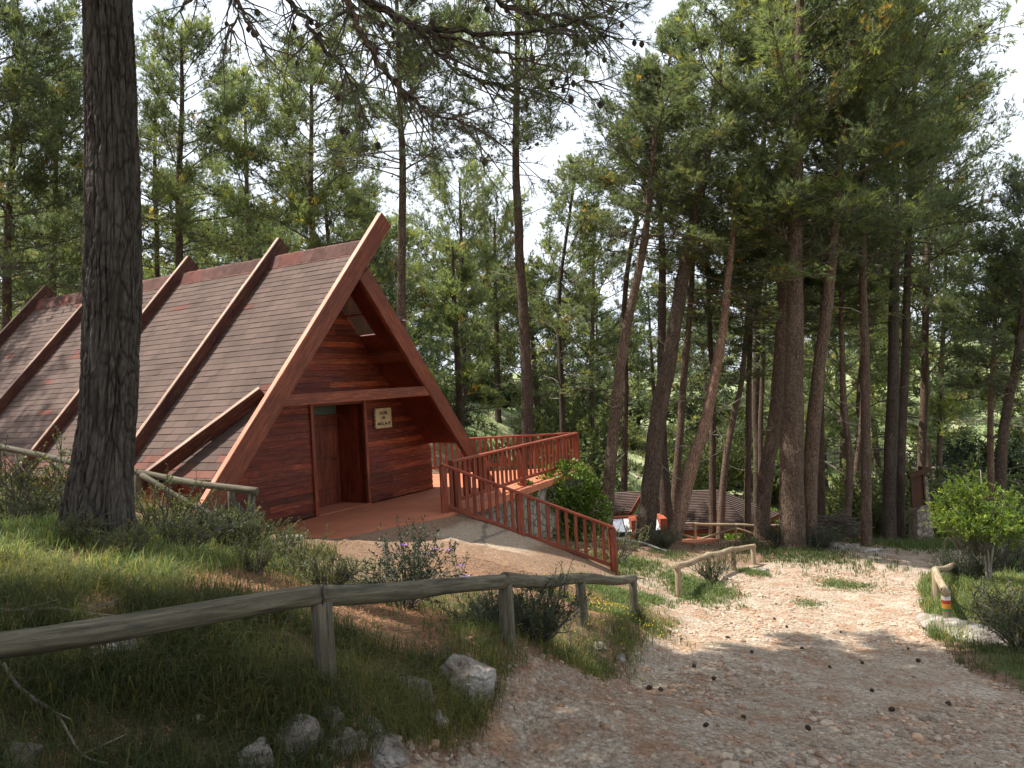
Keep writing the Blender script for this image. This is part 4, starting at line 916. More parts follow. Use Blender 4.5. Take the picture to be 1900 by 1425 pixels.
T('pale pine right of the green sapling at the picture edge',G1,[(1834,930),(1838,800),(1842,690)],26,12,(1850,480),.5,'thin',2.2,'bark_pink',7)
T('dark slanting pine at the right picture edge',G1,[(1848,940),(1862,800),(1885,680),(1900,560)],25,21,(1925,330),.4,'oval',2.8)
T('pine filling the right picture edge behind the slanting one',G1,[(1960,960),(1955,780),(1950,600)],27,16,(1900,410),.35,'far',3.4)
T('tall pine behind the pair, its crown spreading to the right against the sky',G1,[(1590,950),(1600,700),(1640,450)],34,20,(1650,20),.45,'wide',4.2)
T('pine whose right hand limbs end the dark crown mass against the white sky',G1,[(1700,950),(1715,700),(1720,500)],30,18,(1735,210),.45,'wide',2.9)
T('pine with a feathery low crown left of the notice board background',G1,[(1740,930),(1745,760)],36,12,(1760,330),.3,'far',3.4)
T('tall pine at the back of the dark crown mass, top leaving the picture',G1,[(1400,930),(1405,600)],36,18,(1430,-50),.5,'wide',3.4)
# --- wood further back, right across the picture
def far_wood():
    r=random.Random(5); k=0
    rows=[(34,40,13,(300,470)),(44,52,18,(380,520)),(58,70,20,(430,560)),(78,100,22,(520,620))]
    for (d0,d1,n,(ta,tb)) in rows:
        for i in range(n):
            px=-80+2080*(i+r.random()*.9)/n; d=r.uniform(d0,d1); x=at(px,700,d)[0]
            if (1120<px<1500 and d<56) or (900<px<1121 and d<43): continue
            if px>1500 and r.random()<.35: continue
            if d<42 and px<700 and px>0: continue
            top=r.uniform(ta,tb)
            if 820<px<1120: top=max(top,430+r.random()*60)
            if px<720: top-=60
            if px>1730: top=max(top,470)
            p=at(px,700,d); zb=g1(p[0],p[1]); zt=at(px+r.uniform(-20,20),top,d)[2]; h=zt-zb
            if h<4: h=4+2*r.random()
            if h>17: h=17
            root=empty('pine_tree',(p[0],p[1],zb-.2),0,'slender pine in the dense wood behind the shelters and the cabin','pine tree','pines of the background wood')
            ln=(r.uniform(-.6,.6),r.uniform(-.6,.6)); mb=trunk_mesh([(0,0,0),(ln[0]*.5,ln[1]*.5,h*.5),(ln[0],ln[1],h)],.10+.006*h,None,0,8); mb.build('trunk',[M['bark'],M['dtwig']],root)
            f=r.choice([.06,.12,.25]) if d<60 else .06; c=mobj('crown',r.choice(CR['far']),root); s=(h*(1-f))/9; sr=s*r.uniform(1.1,1.6)
            c.matrix_local=Matrix.Translation(Vector((ln[0]*f,ln[1]*f,h*f)))@Matrix.Rotation(r.random()*6.28,4,'Z')@Matrix.Diagonal((sr,sr,s,1)); k+=1
    return k
far_wood()
# --- pines just outside the frame that shade the foreground
def off_tree(x,y,h,c0,cr,kind,lab,lean=(0,0)):
    z=g1(x,y); root=empty('pine_tree',(x,y,z),0,lab,'pine tree','pines standing around the viewpoint'); mb=trunk_mesh([(0,0,-.4),(lean[0]*.5,lean[1]*.5,h*.5),(lean[0],lean[1],h)],.24,None,3,14); mb.build('trunk',[M['bark'],M['dtwig']],root)
    c=mobj('crown',random.choice(CR[kind]),root); L=h-c0; s=cr/RB[kind]; t=c0/h; c.matrix_local=Matrix.Translation(Vector((lean[0]*t,lean[1]*t,c0)))@Vector((lean[0]*(1-t),lean[1]*(1-t),L)).to_track_quat('Z','Y').to_matrix().to_4x4()@Matrix.Rotation(random.random()*6,4,'Z')@Matrix.Diagonal((s,s,L/9,1))
for a in ((-8.2,3.4,17,7.5,4.2,'dense','tall pine left of the viewpoint'),(-3.6,-1.2,17,8,4.6,'dense','tall pine behind the viewpoint on the left'),(1.2,-2.2,18,9,4.8,'dense','tall pine behind the viewpoint'),(-6.5,-3.5,17,6.5,4.5,'wide','pine further behind the viewpoint'),(5.2,-1.5,16,8,4.,'dense','pine behind the viewpoint on the right'),(-20.5,17.5,17,5.5,4.,'wide','pine left of the cabin outside the picture'),(-12.6,8.2,17,8,2.2,'thin','pine left of the big foreground trunk'),(-12.2,4.2,16,7,3.4,'dense','pine far left of the viewpoint')): off_tree(*a)
# --- big foreground trunk
def big_pine():
    d=7.0; C=[(183,985),(184,940),(192,860),(200,760),(204,640),(210,520),(211,400),(209,300),(206,200),(203,100),(200,0),(198,-200),(200,-500)]
    Wd=[150,128,113,105,105,107,103,100,97,93,90,84,70]
    base=at(183,985,d); base[2]=g1(base[0],base[1]); o=base
    P=[at(x,y,d)-o for x,y in C]; P[0][2]=-.15; Rd=[w/2*d/FPX*.93 for w in Wd]
    z=[p[2] for p in P]; N=760; K=330; zz_=np.linspace(z[0],z[-1],N); cx=np.interp(zz_,z,[p[0] for p in P]); cy=np.interp(zz_,z,[p[1] for p in P])
    ker=np.ones(41)/41; pad=lambda a:np.convolve(np.pad(a,20,'edge'),ker,'valid'); cx=pad(cx); rr=pad(np.interp(zz_,z,Rd))
    th=np.linspace(0,2*math.pi,K,endpoint=False); T_,Z_=np.meshgrid(th,zz_); R_=rr[:,None]*np.ones_like(T_); X=np.cos(T_);Y=np.sin(T_)
    wz=Z_*.62+.15*vn(X*2,Y*2,Z_*2,3); k=5.6
    wx=X*k+.55*vn(X*3,Y*3,Z_*1.6,5); wy=Y*k+.55*vn(X*3,Y*3,Z_*1.6,6)
    n1=np.abs(vn(wx,wy,wz*1.5,1)); n2=np.abs(vn(wx*2.1,wy*2.1,wz*3.6,2)); pl=ss(0,.20,n1)*.65+ss(0,.22,n2)*.35
    f=fbm(X*14,Y*14,Z_*22,3,8)
    lobe=.05*np.cos(T_*5+1)*np.exp(-np.maximum(Z_-.0,0)/.5)+.02*vn(X*1.5,Y*1.5,Z_*.7,12)
    scar=-.035*np.exp(-((T_-math.pi*1.12)/.14)**2)*ss(-.1,.5,Z_)*ss(4.4,3.2,Z_)*(.6+.4*vn(0,3,Z_*3,4))
    D=(pl-1)*.042+f*.010+lobe+scar; RR=R_+D
    V=np.stack([cx[:,None]+X*RR,cy[:,None]+Y*RR,Z_],-1).reshape(-1,3); i=np.arange(N-1)[:,None]*K; j=np.arange(K)[None]; j2=(j+1)%K
    Fq=np.stack([i+j,i+j2,i+K+j2,i+K+j],-1).reshape(-1,4); lc=np.stack([X*R_,Y*R_,Z_],-1).reshape(-1,3)
    root=empty('pine_tree',tuple(o),0,'massive dark foreground pine trunk with deeply furrowed bark, cones and bare twigs hanging from its branches','pine tree')
    root['label']='massive dark foreground pine trunk with deeply furrowed bark and cone hung overhanging branches'
    mobj('trunk',tri_mesh('trunk',V,Fq,M['bark_big'],lc=lc,smooth=True),root)
    mb=MB(); tp=P[-1]; mb.tube([tuple(tp),(tp[0]+.2,tp[1],tp[2]+4),(tp[0]+.1,tp[1]+.2,tp[2]+9)],[Rd[-1]*.93,.12,.03],14,.06); mb.build('upper_trunk',M['bark'],root)
    for (x,y,zc,s,sz,kd) in ((.3,.4,tp[2]-.1,1.4,1.1,'wide'),(3.0,1.2,tp[2]+1.,.95,.75,'dense'),(2.2,-1.8,tp[2]+.8,1.0,.75,'dense'),(.4,-.6,tp[2]+2.2,1.1,.8,'dense'),(4.6,-.6,tp[2]+2.4,.95,.7,'dense'),(.6,3.0,tp[2]+1.2,.72,.55,'dense'),(3.2,3.3,tp[2]+1.5,.72,.55,'dense'),(5.6,2.9,tp[2]+2.,.7,.5,'dense'),(-1.2,-1.2,tp[2]+1.5,.85,.7,'dense'),(-.8,1.2,tp[2]+3.,.85,.7,'dense'),(-1.4,2.5,tp[2]+3.,.5,.45,'dense')):  # dense crowns and their limbs added out of frame to shade the track
        mb=MB(); mb.tube([(tp[0],tp[1],max(zc-1.2,tp[2])),(tp[0]+x*.5,tp[1]+y*.5,zc-.2),(tp[0]+x,tp[1]+y,zc+2.)],[.09,.07,.03],8,.1,sub=4); mb.build('shade_limb',M['bark'],root)
        e=mobj('crown',random.choice(CR[kd]),root); e.matrix_local=Matrix.Translation(Vector((tp[0]+x,tp[1]+y,zc)))@Matrix.Rotation(random.random()*6,4,'Z')@Matrix.Diagonal((s,s,sz,1))
    # overhanging branches
    r=np.random.default_rng(4)
    def branch(pp,r0,r1,twigs,tl,leafy,dd=(7,6.4),droop=-.25,conep=.22,nt=3,label=None):
        n=len(pp); Q=[at(x,y,dd[0]+(dd[1]-dd[0])*i/(n-1))-o for i,(x,y) in enumerate(pp)]
        S_=[]; m=6
        for i in range(n-1):
            a=Q[max(i-1,0)];b=Q[i];c=Q[i+1];e=Q[min(i+2,n-1)]
            for k in range(m): t=k/m; S_.append(.5*((2*b)+(c-a)*t+(2*a-5*b+4*c-e)*t*t+(3*b-a-3*c+e)*t**3))
        S_.append(Q[-1]); S_=np.array(S_); S_[1:-1]+=r.normal(size=(len(S_)-2,3))*.012; rad=np.linspace(r0,r1,len(S_))
        mb=MB(); mb.tube([tuple(p) for p in S_],list(rad),8,.12,10); 
        SA=[];SB=[];ra=[];rb=[];TP=[];TD=[];CC=[]
        for k in range(twigs):
            u=.12+.88*r.random(); q=u*(len(S_)-1); a=int(min(q,len(S_)-2)); b=S_[a]+(S_[a+1]-S_[a])*(q-a); bd=unit(S_[a+1]-S_[a])
            d_=unit(bd*.9+r.normal(size=3)*np.array([.6,.5,.5])+np.array([.05,0,droop])); L=tl*(.45+.8*r.random()); p=b; ns=6
            for s_ in range(ns):
                d_=unit(d_+r.normal(size=3)*.16+np.array([0,0,droop*.25])); p2=p+d_*L/ns; SA.append(p);SB.append(p2);w=.0075*(1-s_/ns)+.0022;ra.append(w);rb.append(w*.8)
                if s_>1 and r.random()<.6:
                    e_=unit(d_+r.normal(size=3)*.7); l2=L*.3*r.random()+.05; SA.append(p2);SB.append(p2+e_*l2);ra.append(.003);rb.append(.0015)
                    if r.random()<leafy: TP.append(p2+e_*l2*.9);TD.append(e_)
                if s_>0 and r.random()<conep/ns*1.1: CC.append(p2+np.array([0,0,-.03]))
                p=p2
            if r.random()<leafy: TP+= [p,p-d_*.05]; TD+=[d_,d_]
        v,f=sticks(np.array(SA),np.array(SB),np.array(ra),np.array(rb)); parts=[(v,f,1,None)]
        if TP:
            tt=np.ones((len(TP),3))*(.7+.5*r.random((len(TP),1))); v,f,t=tufts(np.array(TP),unit(np.array(TD)),18,.075,.0045,.6,tt,r); parts.append((v,f,0,t))
        if CC:
            C_=np.array(CC)
            for c_ in C_: # ovoid pine cones with rows of scales
                mbc=MB()
                R0_=.019+.008*r.random(); vs=[];fs=[]; nr_=8;ns_=9
                for a_ in range(nr_+1):
                    f_=a_/nr_; rr_=R0_*math.sin(math.pi*min(.97,f_*.95+.04))**.7*(1.12 if a_%2 else .92)
                    for b_ in range(ns_): an_=2*math.pi*(b_+.5*(a_%2))/ns_; vs.append((c_[0]+rr_*math.cos(an_),c_[1]+rr_*math.sin(an_),c_[2]+R0_*1.35*(1-2*f_)))
                for a_ in range(nr_):
                    for b_ in range(ns_): b2=(b_+1)%ns_; fs+=[[a_*ns_+b_,a_*ns_+b2,(a_+1)*ns_+b2],[a_*ns_+b_,(a_+1)*ns_+b2,(a_+1)*ns_+b_]]
                parts.append((np.array(vs),np.array(fs),2,None))
        V_,F_,Mi_,T__=join(parts); b_=mb.build('branch',M['bark'],root)
        mobj('twigs',tri_mesh('twigs',V_,F_,[M['needle'],M['twig'],M['cone']],Mi_,T__),b_)
    branch([(204,-420),(450,-190),(640,-30),(725,25),(779,49),(900,62),(990,58),(1075,35)],.05,.010,46,.55,.55,(7,6.3))
    branch([(725,25),(779,52),(850,75),(925,95),(1000,120)],.018,.006,24,.5,.6,(6.7,6.3))
    branch([(204,-460),(480,-230),(630,-20),(655,35),(700,110),(742,165),(800,205),(880,235)],.045,.006,70,.75,.75,(7,6.0))
    branch([(204,-380),(400,-180),(520,-20),(565,35),(600,90),(650,140),(668,190)],.035,.004,44,.6,.35,(7,6.3),conep=.35)
    branch([(204,-330),(340,-150),(430,-30),(452,30),(480,70),(495,112)],.028,.003,24,.45,.35,(7,6.2),conep=.4)
    branch([(204,-360),(300,-150),(400,-60),(440,10),(430,60)],.022,.003,22,.55,.5,(7,6.4),conep=.2)
    branch([(204,-330),(300,-120),(370,-50),(340,15),(300,35)],.02,.003,18,.5,.7,(7,6.5),conep=.1)
    branch([(204,-440),(600,-150),(860,-40),(960,20),(1060,30),(1125,70)],.04,.008,80,.6,.95,(7,6.6),droop=-.1,nt=5)
    branch([(204,-440),(600,-190),(900,-70),(1030,-20),(1120,5)],.035,.008,50,.5,.95,(7,6.6),droop=-.1,nt=5)
    branch([(780,60),(830,120),(900,150),(1000,165),(1090,150)],.016,.004,44,.55,.8,(6.8,6.8),droop=-.05)
big_pine()
# ================================================================ undergrowth, stones, litter
def shrub_mesh(seed,R=.6,H=.7,stems=26,lv=60,ll=.045,lw=.016,mat='shrub',droop=0.,tintv=.35,flowers=0,fmat='purple',bare=.2,up=.7,dense=1.,yel=.12):
    r=np.random.default_rng(seed); SA=[];SB=[];ra=[];rb=[];LP=[];LD=[];FT=[];LT=[]
    for i in range(stems):
        a=r.random()*6.28; q=r.random()**.5; tip=np.array([math.cos(a)*R*q,math.sin(a)*R*q,H*(.55+.5*r.random())*(1-.35*q*q)]); p=np.array([math.cos(a)*.06,math.sin(a)*.06,0]); n=5; c=(.75+.5*r.random())
        b=p+(tip-p)*np.array([.4,.4,.65]); pts=[]
        for k in range(n+1): t=k/n; pts.append((1-t)**2*p+2*t*(1-t)*b+t*t*tip+r.normal(size=3)*.01)
        pts=np.array(pts); rad=np.linspace(.008,.003,n+1); SA+=list(pts[:-1]);SB+=list(pts[1:]);ra+=list(rad[:-1]);rb+=list(rad[1:])
        m=int(5*dense)
        for k in range(m):
            t=bare+(1-bare)*r.random(); j=min(int(t*n),n-1); s0=pts[j]+(pts[j+1]-pts[j])*(t*n-j); d=unit(unit(pts[j+1]-pts[j])*.7+r.normal(size=3)*.6+np.array([0,0,up*.6-droop])); L=R*(.18+.3*r.random()); e=s0+d*L
            SA.append(s0);SB.append(e);ra.append(.004);rb.append(.002); w=int(lv/m); u=r.random((w,1))**.7; LP.append(s0+(e-s0)*u+r.normal(size=(w,3))*.008); LD.append(unit(d+r.normal(size=(w,3))*.75+np.array([0,0,.2-droop])))
            cc=np.array([1,1,1])*c*(.8+.4*r.random()); 
            if r.random()<yel: cc=cc*np.array([1.6,1.3,.8])
            LT.append(np.repeat(cc[None],w,0)*(1+tintv*(r.random((w,1))-.5)))
        if i<flowers: FT.append(tip+np.array([0,0,.02]))
    P=np.concatenate(LP);D=np.concatenate(LD);Tn=np.concatenate(LT); k=len(P); L=ll*(.6+.7*r.random((k,1))); s=unit(np.cross(D,unit(r.normal(size=(k,3)))));nn_=np.cross(D,s)
    V=np.stack([P,P+D*L*.5+s*lw*.5+nn_*.15*lw,P+D*L-np.array([0,0,1])*L*.15,P+D*L*.5-s*lw*.5+nn_*.15*lw],1).reshape(-1,3); b=np.arange(k)[:,None]*4; Ff=np.concatenate([b+np.array([0,1,2]),b+np.array([0,2,3])])
    parts=[(V,Ff,0,np.repeat(Tn,4,0))]; v,f=sticks(np.array(SA),np.array(SB),np.array(ra),np.array(rb)); parts.append((v,f,1,None)); V,F_,Mi,T_=join(parts)
    me=tri_mesh('foliage',V,F_,[M[mat],M['twig']],Mi,T_); fm=None
    if FT:
        mb=MB()
        for c in FT:
            for q in range(5):
                a=q*1.256+r.random()*.3; d=np.array([math.cos(a),math.sin(a),.35]); s_=np.array([-math.sin(a),math.cos(a),0]); mb.add([c,c+d*.016+s_*.016,c+d*.040+s_*.014,c+d*.042-s_*.012,c+d*.016-s_*.016],[(0,1,2,3,4)])
        fm=mb
    return me,fm
def bush(name,label,pos,me,sc=(1,1,1),cat='bush',group=None,fm=None,fmat='purple'):
    root=empty(name,tuple(pos),random.random()*6,label,cat,group); o=mobj('foliage',me,root); o.scale=sc
    if fm is not None: f=fm.build('flowers',M[fmat],root); f.scale=sc
    return root
BM={}
BM['cistus']=shrub_mesh(1,.68,.72,46,95,.040,.013,'dark_leaf',flowers=9,bare=.25,yel=.06)
BM['rosemary']=shrub_mesh(2,.55,.45,60,150,.030,.006,'dark_leaf',bare=.1,up=1.)
BM['small']=shrub_mesh(3,.35,.32,30,70,.022,.010,'shrub',bare=.15,yel=.3)
BM['loose']=shrub_mesh(4,.5,.6,26,60,.026,.013,'shrub',bare=.3,yel=.4)
BM['grey']=shrub_mesh(5,.28,.38,30,70,.03,.007,'shrub',bare=.1,up=1.)
BM['big']=shrub_mesh(6,1.3,1.7,60,170,.085,.045,'shrub',bare=.15)
BM['big2']=shrub_mesh(7,1.5,1.2,60,170,.08,.04,'dark_leaf',bare=.1)
BM['leafy']=shrub_mesh(8,.6,.7,40,90,.075,.045,'leaf',bare=.1,yel=.3,droop=.2)
BM['sap']=shrub_mesh(9,1.05,1.6,34,85,.085,.042,'leaf',bare=.35,yel=.35,up=.5,dense=1.4)
def G(px,py,d=None):
    if d is None: return hit(px,py)
    p=at(px,py,d); p[2]=g1(p[0],p[1]); return p
c=G(745,1092,7.4); bush('flowering_shrub','dark leaved shrub with purple flowers behind the foreground log rail, before the ramp',c,BM['cistus'][0],(1.,.9,1.0),'shrub',None,BM['cistus'][1])
p=G(1000,1195,7.2); bush('shrub','dense dark needle leaved shrub between the second and third posts of the foreground fence',p,BM['rosemary'][0],(1.1,1,1.25),'shrub')
p=G(905,1150,6.9); bush('shrub','low dark shrub left of the second post of the foreground fence',p,BM['rosemary'][0],(.8,.8,.7),'shrub')
for px,py,d,k,s,lab in ((60,985,7.6,'small',1.2,'small leaved green shrub at the left edge below the upper log fence'),(150,1000,6.6,'small',.8,'little shrub sprouting at the left foot of the big trunk'),(240,1010,6.5,'small',.8,'little sunlit shrub at the right foot of the big trunk'),(95,960,8.4,'loose',1.5,'airy shrub growing up against the left side of the big trunk'),(20,950,8.6,'loose',1.3,'airy shrub at the left edge behind the sunlit grass'),
   (300,985,8.2,'loose',1.2,'tangled shrub right of the big trunk below the brace of the log fence'),(380,995,8.8,'rosemary',1.1,'dark mounded shrub under the end of the upper log fence'),(450,1030,8.8,'grey',1.5,'greyish shrub left of the porch kerb block'),(520,1045,8.8,'grey',1.2,'greyish shrub in front of the porch kerb block'),(560,1075,8,'loose',.8,'sparse shrub left of the purple flowered shrub'),(340,1010,7.6,'small',1.3,'small leaved shrub between the big trunk and the brown litter patch'),
   (470,1065,7.2,'grey',1.,'wispy grey shrub behind the brown litter patch'),(610,1090,7.2,'grey',1.1,'wispy grey shrub at the left foot of the purple flowered shrub')):
    p=G(px,py,d); bush('shrub',lab,p,BM[k][0],(s,s,s),'shrub')
for px,py,k,s,lab in ((1322,1078,'grey',1.3,'grey green shrub between the posts of the short pale fence'),(1390,1018,'small',1.2,'small shrub behind the end post of the short pale fence'),(1345,1058,'loose',.8,'thin weedy shrub inside the short pale fence'),(1145,1045,'loose',1.5,'yellow green shrub at the lower end of the red ramp railing'),(1232,1016,'rosemary',1.2,'dark shrub at the foot of the pink leaning pine'),(1180,1150,'small',.6,'low plant at the last post of the foreground fence'),
   (1455,1018,'rosemary',1.3,'dark growth at the left foot of the stout pine'),(1520,1020,'rosemary',1.3,'dark growth at the right foot of the stout pine'),
   (1850,1160,'small',2.,'green shrub behind the leaning stone slab'),(1900,1205,'small',2.,'green shrub at the right picture edge below the stone slab'),(1790,1080,'rosemary',1.5,'dark shrub at the back end of the bent pale fence'),(1870,1070,'rosemary',1.9,'dark shrub in the shade right of the green sapling')):
    p=G(px,py); bush('shrub',lab,p-np.array([0,0,.02]),BM[k][0],(s,s,s),'shrub')
# ivy mound on the corner of the deck wall
ic=at(1062,925,19.3)
def ivy():
    r=np.random.default_rng(12); n=9000; P=[];D=[]
    for (px,py,d,R,w) in ((1055,905,19.3,.68,.34),(1085,950,19.3,.62,.22),(1015,915,18.6,.42,.16),(1055,975,19.2,.6,.14),(975,912,17.6,.22,.06),(1040,1005,18.8,.5,.08)):
        c=at(px,py,d); m=int(n*w); q=unit(r.normal(size=(m,3))); rr=R*(.75+.35*r.random((m,1)))*(1+.25*fbm(q[:,0]*2.2,q[:,1]*2.2,q[:,2]*2.2,3,4))[:,None]; P.append(c+q*rr); D.append(unit(q+r.normal(size=(m,3))*.6-np.array([0,0,.3])))
    P=np.concatenate(P)-ic;D=np.concatenate(D);k=len(P);L=.075*(.6+.8*r.random((k,1)));s=unit(np.cross(D,unit(r.normal(size=(k,3)))));nn_=np.cross(D,s);lw=L*.9
    V=np.stack([P,P+D*L*.4+s*lw*.5+nn_*.1*lw,P+D*L,P+D*L*.4-s*lw*.5+nn_*.1*lw],1).reshape(-1,3);b=np.arange(k)[:,None]*4;Ff=np.concatenate([b+np.array([0,1,2]),b+np.array([0,2,3])]); t=np.repeat((.45+.9*r.random((k,1))**1.5)*np.array([[1,1,1]]),4,0)
    root=empty('ivy',tuple(ic),0,'bright green ivy mound spilling over the corner of the stone deck wall','climbing plant'); mobj('foliage',tri_mesh('foliage',V,Ff,M['leaf'],tint=t),root)
    m=60; A=r.normal(size=(m,3))*.15+np.array([0,0,-1.2]); B=unit(r.normal(size=(m,3)))*.8+np.array([0,0,.1]); v,f=sticks(A,B,np.full(m,.02),np.full(m,.005)); mobj('stems',tri_mesh('stems',v,f,M['twig']),root)
ivy()
# sapling
p=hit(1835,1088); root=empty('sapling',tuple(p),0,'bright green broad leaved sapling behind the bent pale fence at the right','sapling'); mb=MB()
for (a,b_) in (((-.02,0,1.),(-.25,.1,2.)),((.05,.05,.9),(.3,0,1.9)),((0,0,.9),(.02,.1,2.3)),((.1,-.05,.8),(.6,.1,1.6)),((-.1,0,.8),(-.6,0,1.6))): mb.tube([(random.uniform(-.08,.08),random.uniform(-.05,.05),-.1),a,b_],[.03,.02,.008],6,.1,sub=3)
mb.build('trunk',M['dtwig'],root)
for (x,y,z,s) in ((-.15,0,.62,.92),(-.5,.0,.75,.6),(.35,.1,.45,.75),(-.3,0,1.55,.42)):
    o=mobj('crown',BM['sap'][0],root); o.location=(x,y,z); o.scale=(s,s,s); o.rotation_euler=(0,0,random.random()*6)
# bushes of the background
def back_bushes():
    r=random.Random(8)
    for (px,d,k,s,lab) in ((1575,31,'big2',1.,'dark round bush behind the end of the pale log fence'),(1392,37,'leafy',3.,'leafy green bush behind the right corner of the hip roof'),(1545,36,'leafy',2.6,'leafy green bush between the trunks behind the fence end'),(1760,30,'big2',1.1,'dark bush right of the notice board pillar'),(1640,34,'big2',1.1,'dark bush behind the two dark pines'),(1120,27,'big2',.8,'dark bush behind the red barbecue'),(900,25.5,'big',1.0,'green bush just beyond the far deck railing')):
        p=at(px,900,d); z=g1(p[0],p[1]); bush('bush',lab,(p[0],p[1],z),BM[k][0],(s,s,s))
    for i in range(90):
        d=r.uniform(28,75); px=r.uniform(-50,1950); p=at(px,900,d); 
        if px<800 and d<34: continue
        if 1130<px<1480 and d<44: continue
        z=g1(p[0],p[1]); s=r.uniform(.8,1.7)*(1+d/90); bush('bush','rounded wild bush on the wooded slope behind the shelters',(p[0],p[1],z-.1),BM[r.choice(['big','big','big','big2'])][0],(s,s,s*r.uniform(.7,1.2)),group='wild bushes on the wooded slope')
back_bushes()
# grass
def blades(X,Y,h,w,tint,r,lean=.5,k=5,rad=.05):
    n=len(X); Z=gz(X,Y); B=np.repeat(np.c_[X,Y,Z],k,0); m=n*k; B[:,:2]+=r.normal(size=(m,2))*np.repeat(np.broadcast_to(rad,(n,)),k)[:,None]; B[:,2]-=.015
    a=r.random(m)*6.28; H=np.repeat(np.broadcast_to(h,(n,)),k)*(.45+.75*r.random(m)); ln=lean*(.3+1.*r.random(m)); d=np.c_[np.cos(a),np.sin(a)]; s=np.c_[-d[:,1],d[:,0],np.zeros(m)]*(np.repeat(np.broadcast_to(w,(n,)),k)*(.7+.6*r.random(m)))[:,None]*.5
    mid=B+np.c_[d*(H*ln*.35)[:,None],H*.6]; tip=B+np.c_[d*(H*ln)[:,None],H*(1-.35*ln)]
    V=np.stack([B-s,B+s,mid+s*.7,mid-s*.7,tip],1).reshape(-1,3); b=np.arange(m)[:,None]*5; F_=np.concatenate([b+np.array([0,1,2]),b+np.array([0,2,3]),b+np.array([3,2,4])]); T_=np.repeat(tint,k,0)*(.75+.5*r.random((m,1))); 
    return V,F_,np.repeat(T_,5,0)
def grass():
    r=np.random.default_rng(21); parts=[]
    g0=np.array([1,1,1.]); dry=np.array([2.3,1.55,1.35]); 
    def region(x0,x1,y0,y1,n,h0,h1,w,prob,dryp=.2,k=5,lean=.6,bright=1.,rad=.05):  # bright: tint multiplier, raised to paint sunlight onto the sunlit grass
        X=r.uniform(x0,x1,n*3);Y=r.uniform(y0,y1,n*3); p=prob(X,Y); m=r.random(n*3)<p; X=X[m][:n];Y=Y[m][:n]
        if not len(X): return
        c=1+.5*fbm(X*1.3,Y*1.3,0,2,31); dm=(r.random(len(X))<dryp*(1+1.2*fbm(X*.9,Y*.9,5,2,33)))[:,None]; T_=np.where(dm,dry,g0)*c[:,None]*bright*(.8+.4*r.random((len(X),1)))
        v,f,t=blades(X,Y,r.uniform(h0,h1,len(X)),w,T_,r,lean,k,rad); parts.append((v,f,0,t))
    cl=lambda X,Y,s=3.:np.clip(.5+1.2*fbm(X*s,Y*s,0,3,41),0,1)
    lit=lambda X,Y:1-.97*np.exp(-(((X+1.7)/2.1)**2+((Y-6.6)/1.0)**2))
    slab=lambda X,Y:((Y<9.6+.0*X)|(X<-3.2)).astype(float)
    bank=lambda X,Y:(X<left_edge(Y)-.05-.12*ss(5.4,4.2,Y))*cl(X,Y)*lit(X,Y)
    region(-4.2,1.2,2.4,5.6,11000,.10,.26,.0045,lambda X,Y:bank(X,Y)*1.2,.38,6,1.15,.72)
    region(-4.5,2.0,5.2,9.0,9000,.08,.22,.006,lambda X,Y:bank(X,Y)*(.4+.8*(X>-.6)*(Y<8)),.3,5,.9)
    region(-7,-2.6,5.6,8.3,9000,.10,.24,.006,lambda X,Y:cl(X,Y)*lit(X,Y)*1.3,.2,5,.8,2.1)  # sunlit strip at the left, sunlight painted into the blade tint
    region(-9,-2.5,7.5,10.6,3500,.12,.3,.008,lambda X,Y:cl(X,Y),.4,5,.8)
    region(1.0,2.6,7.8,12,1500,.06,.14,.006,lambda X,Y:(X<left_edge(Y)+.05)*cl(X,Y),.2,6,.7,1.1)
    for (px,py,rx,ry,n,h,b) in ((1130,1100,.55,.25,900,.10,1.5),(1280,1092,.35,.3,650,.13,1.4),(1335,1095,.3,.3,300,.10,1.3),(1150,1045,.9,.5,900,.12,1.4),(1565,1086,.45,.22,450,.07,1.3),(1500,1120,.25,.1,160,.05,1.3),(1130,1135,.5,.2,500,.08,1.2),(1205,1112,.3,.15,260,.08,1.3),(1480,1028,1.5,.8,900,.16,.9),(1300,1000,2.,.4,900,.35,1.2),(1240,1030,.5,.4,200,.1,1.2),(1395,1062,.25,.25,200,.1,1.2),(1010,1100,.5,.2,200,.1,1.2),(1720,1015,1.8,.5,700,.25,1.2)):
        c=hit(px,py); X=c[0]+r.normal(size=n)*rx*.6; Y=c[1]+r.normal(size=n)*ry*1.6; T_=g0*b*(.8+.4*r.random((n,1))); v,f,t=blades(X,Y,h,.008+.0004*c[1],T_,r,.7,5,.04); parts.append((v,f,0,t))
    rt=lambda X,Y:(X>right_edge(Y)+.05+.25*fbm(X*2,Y*2,0,2,7))*cl(X,Y,1.8)*1.6
    region(5.0,10,6.5,11.5,5000,.06,.18,.008,lambda X,Y:rt(X,Y)*(1-.9*np.exp(-(((X-6.9)/.7)**2+((Y-11.2)/1.2)**2))),.15,5,.7,1.)
    rt2=lambda X,Y:rt(X,Y)*(1-.9*np.exp(-(((X-6.9)/.7)**2+((Y-11.6)/1.2)**2)))
    region(6.0,13,11.,17.5,11000,.10,.30,.011,rt2,.18,5,.55,1.5)
    region(9,20,17,26,4000,.15,.4,.016,lambda X,Y:cl(X,Y,.8)*(X>right_edge(Y)+1.5),.2,5,.6,1.1,.1)
    region(-25,40,27,70,16000,.25,.6,.05,lambda X,Y:np.clip(cl(X,Y,.25)*1.2,0,1),.25,5,.6,1.15,.3)
    V,F_,Mi,T_=join(parts); tag(mobj('grass',tri_mesh('grass',V,F_,M['grass'],Mi,T_)),'grass and weeds growing over the bank, the track edges and the slopes','grass',kind='stuff')
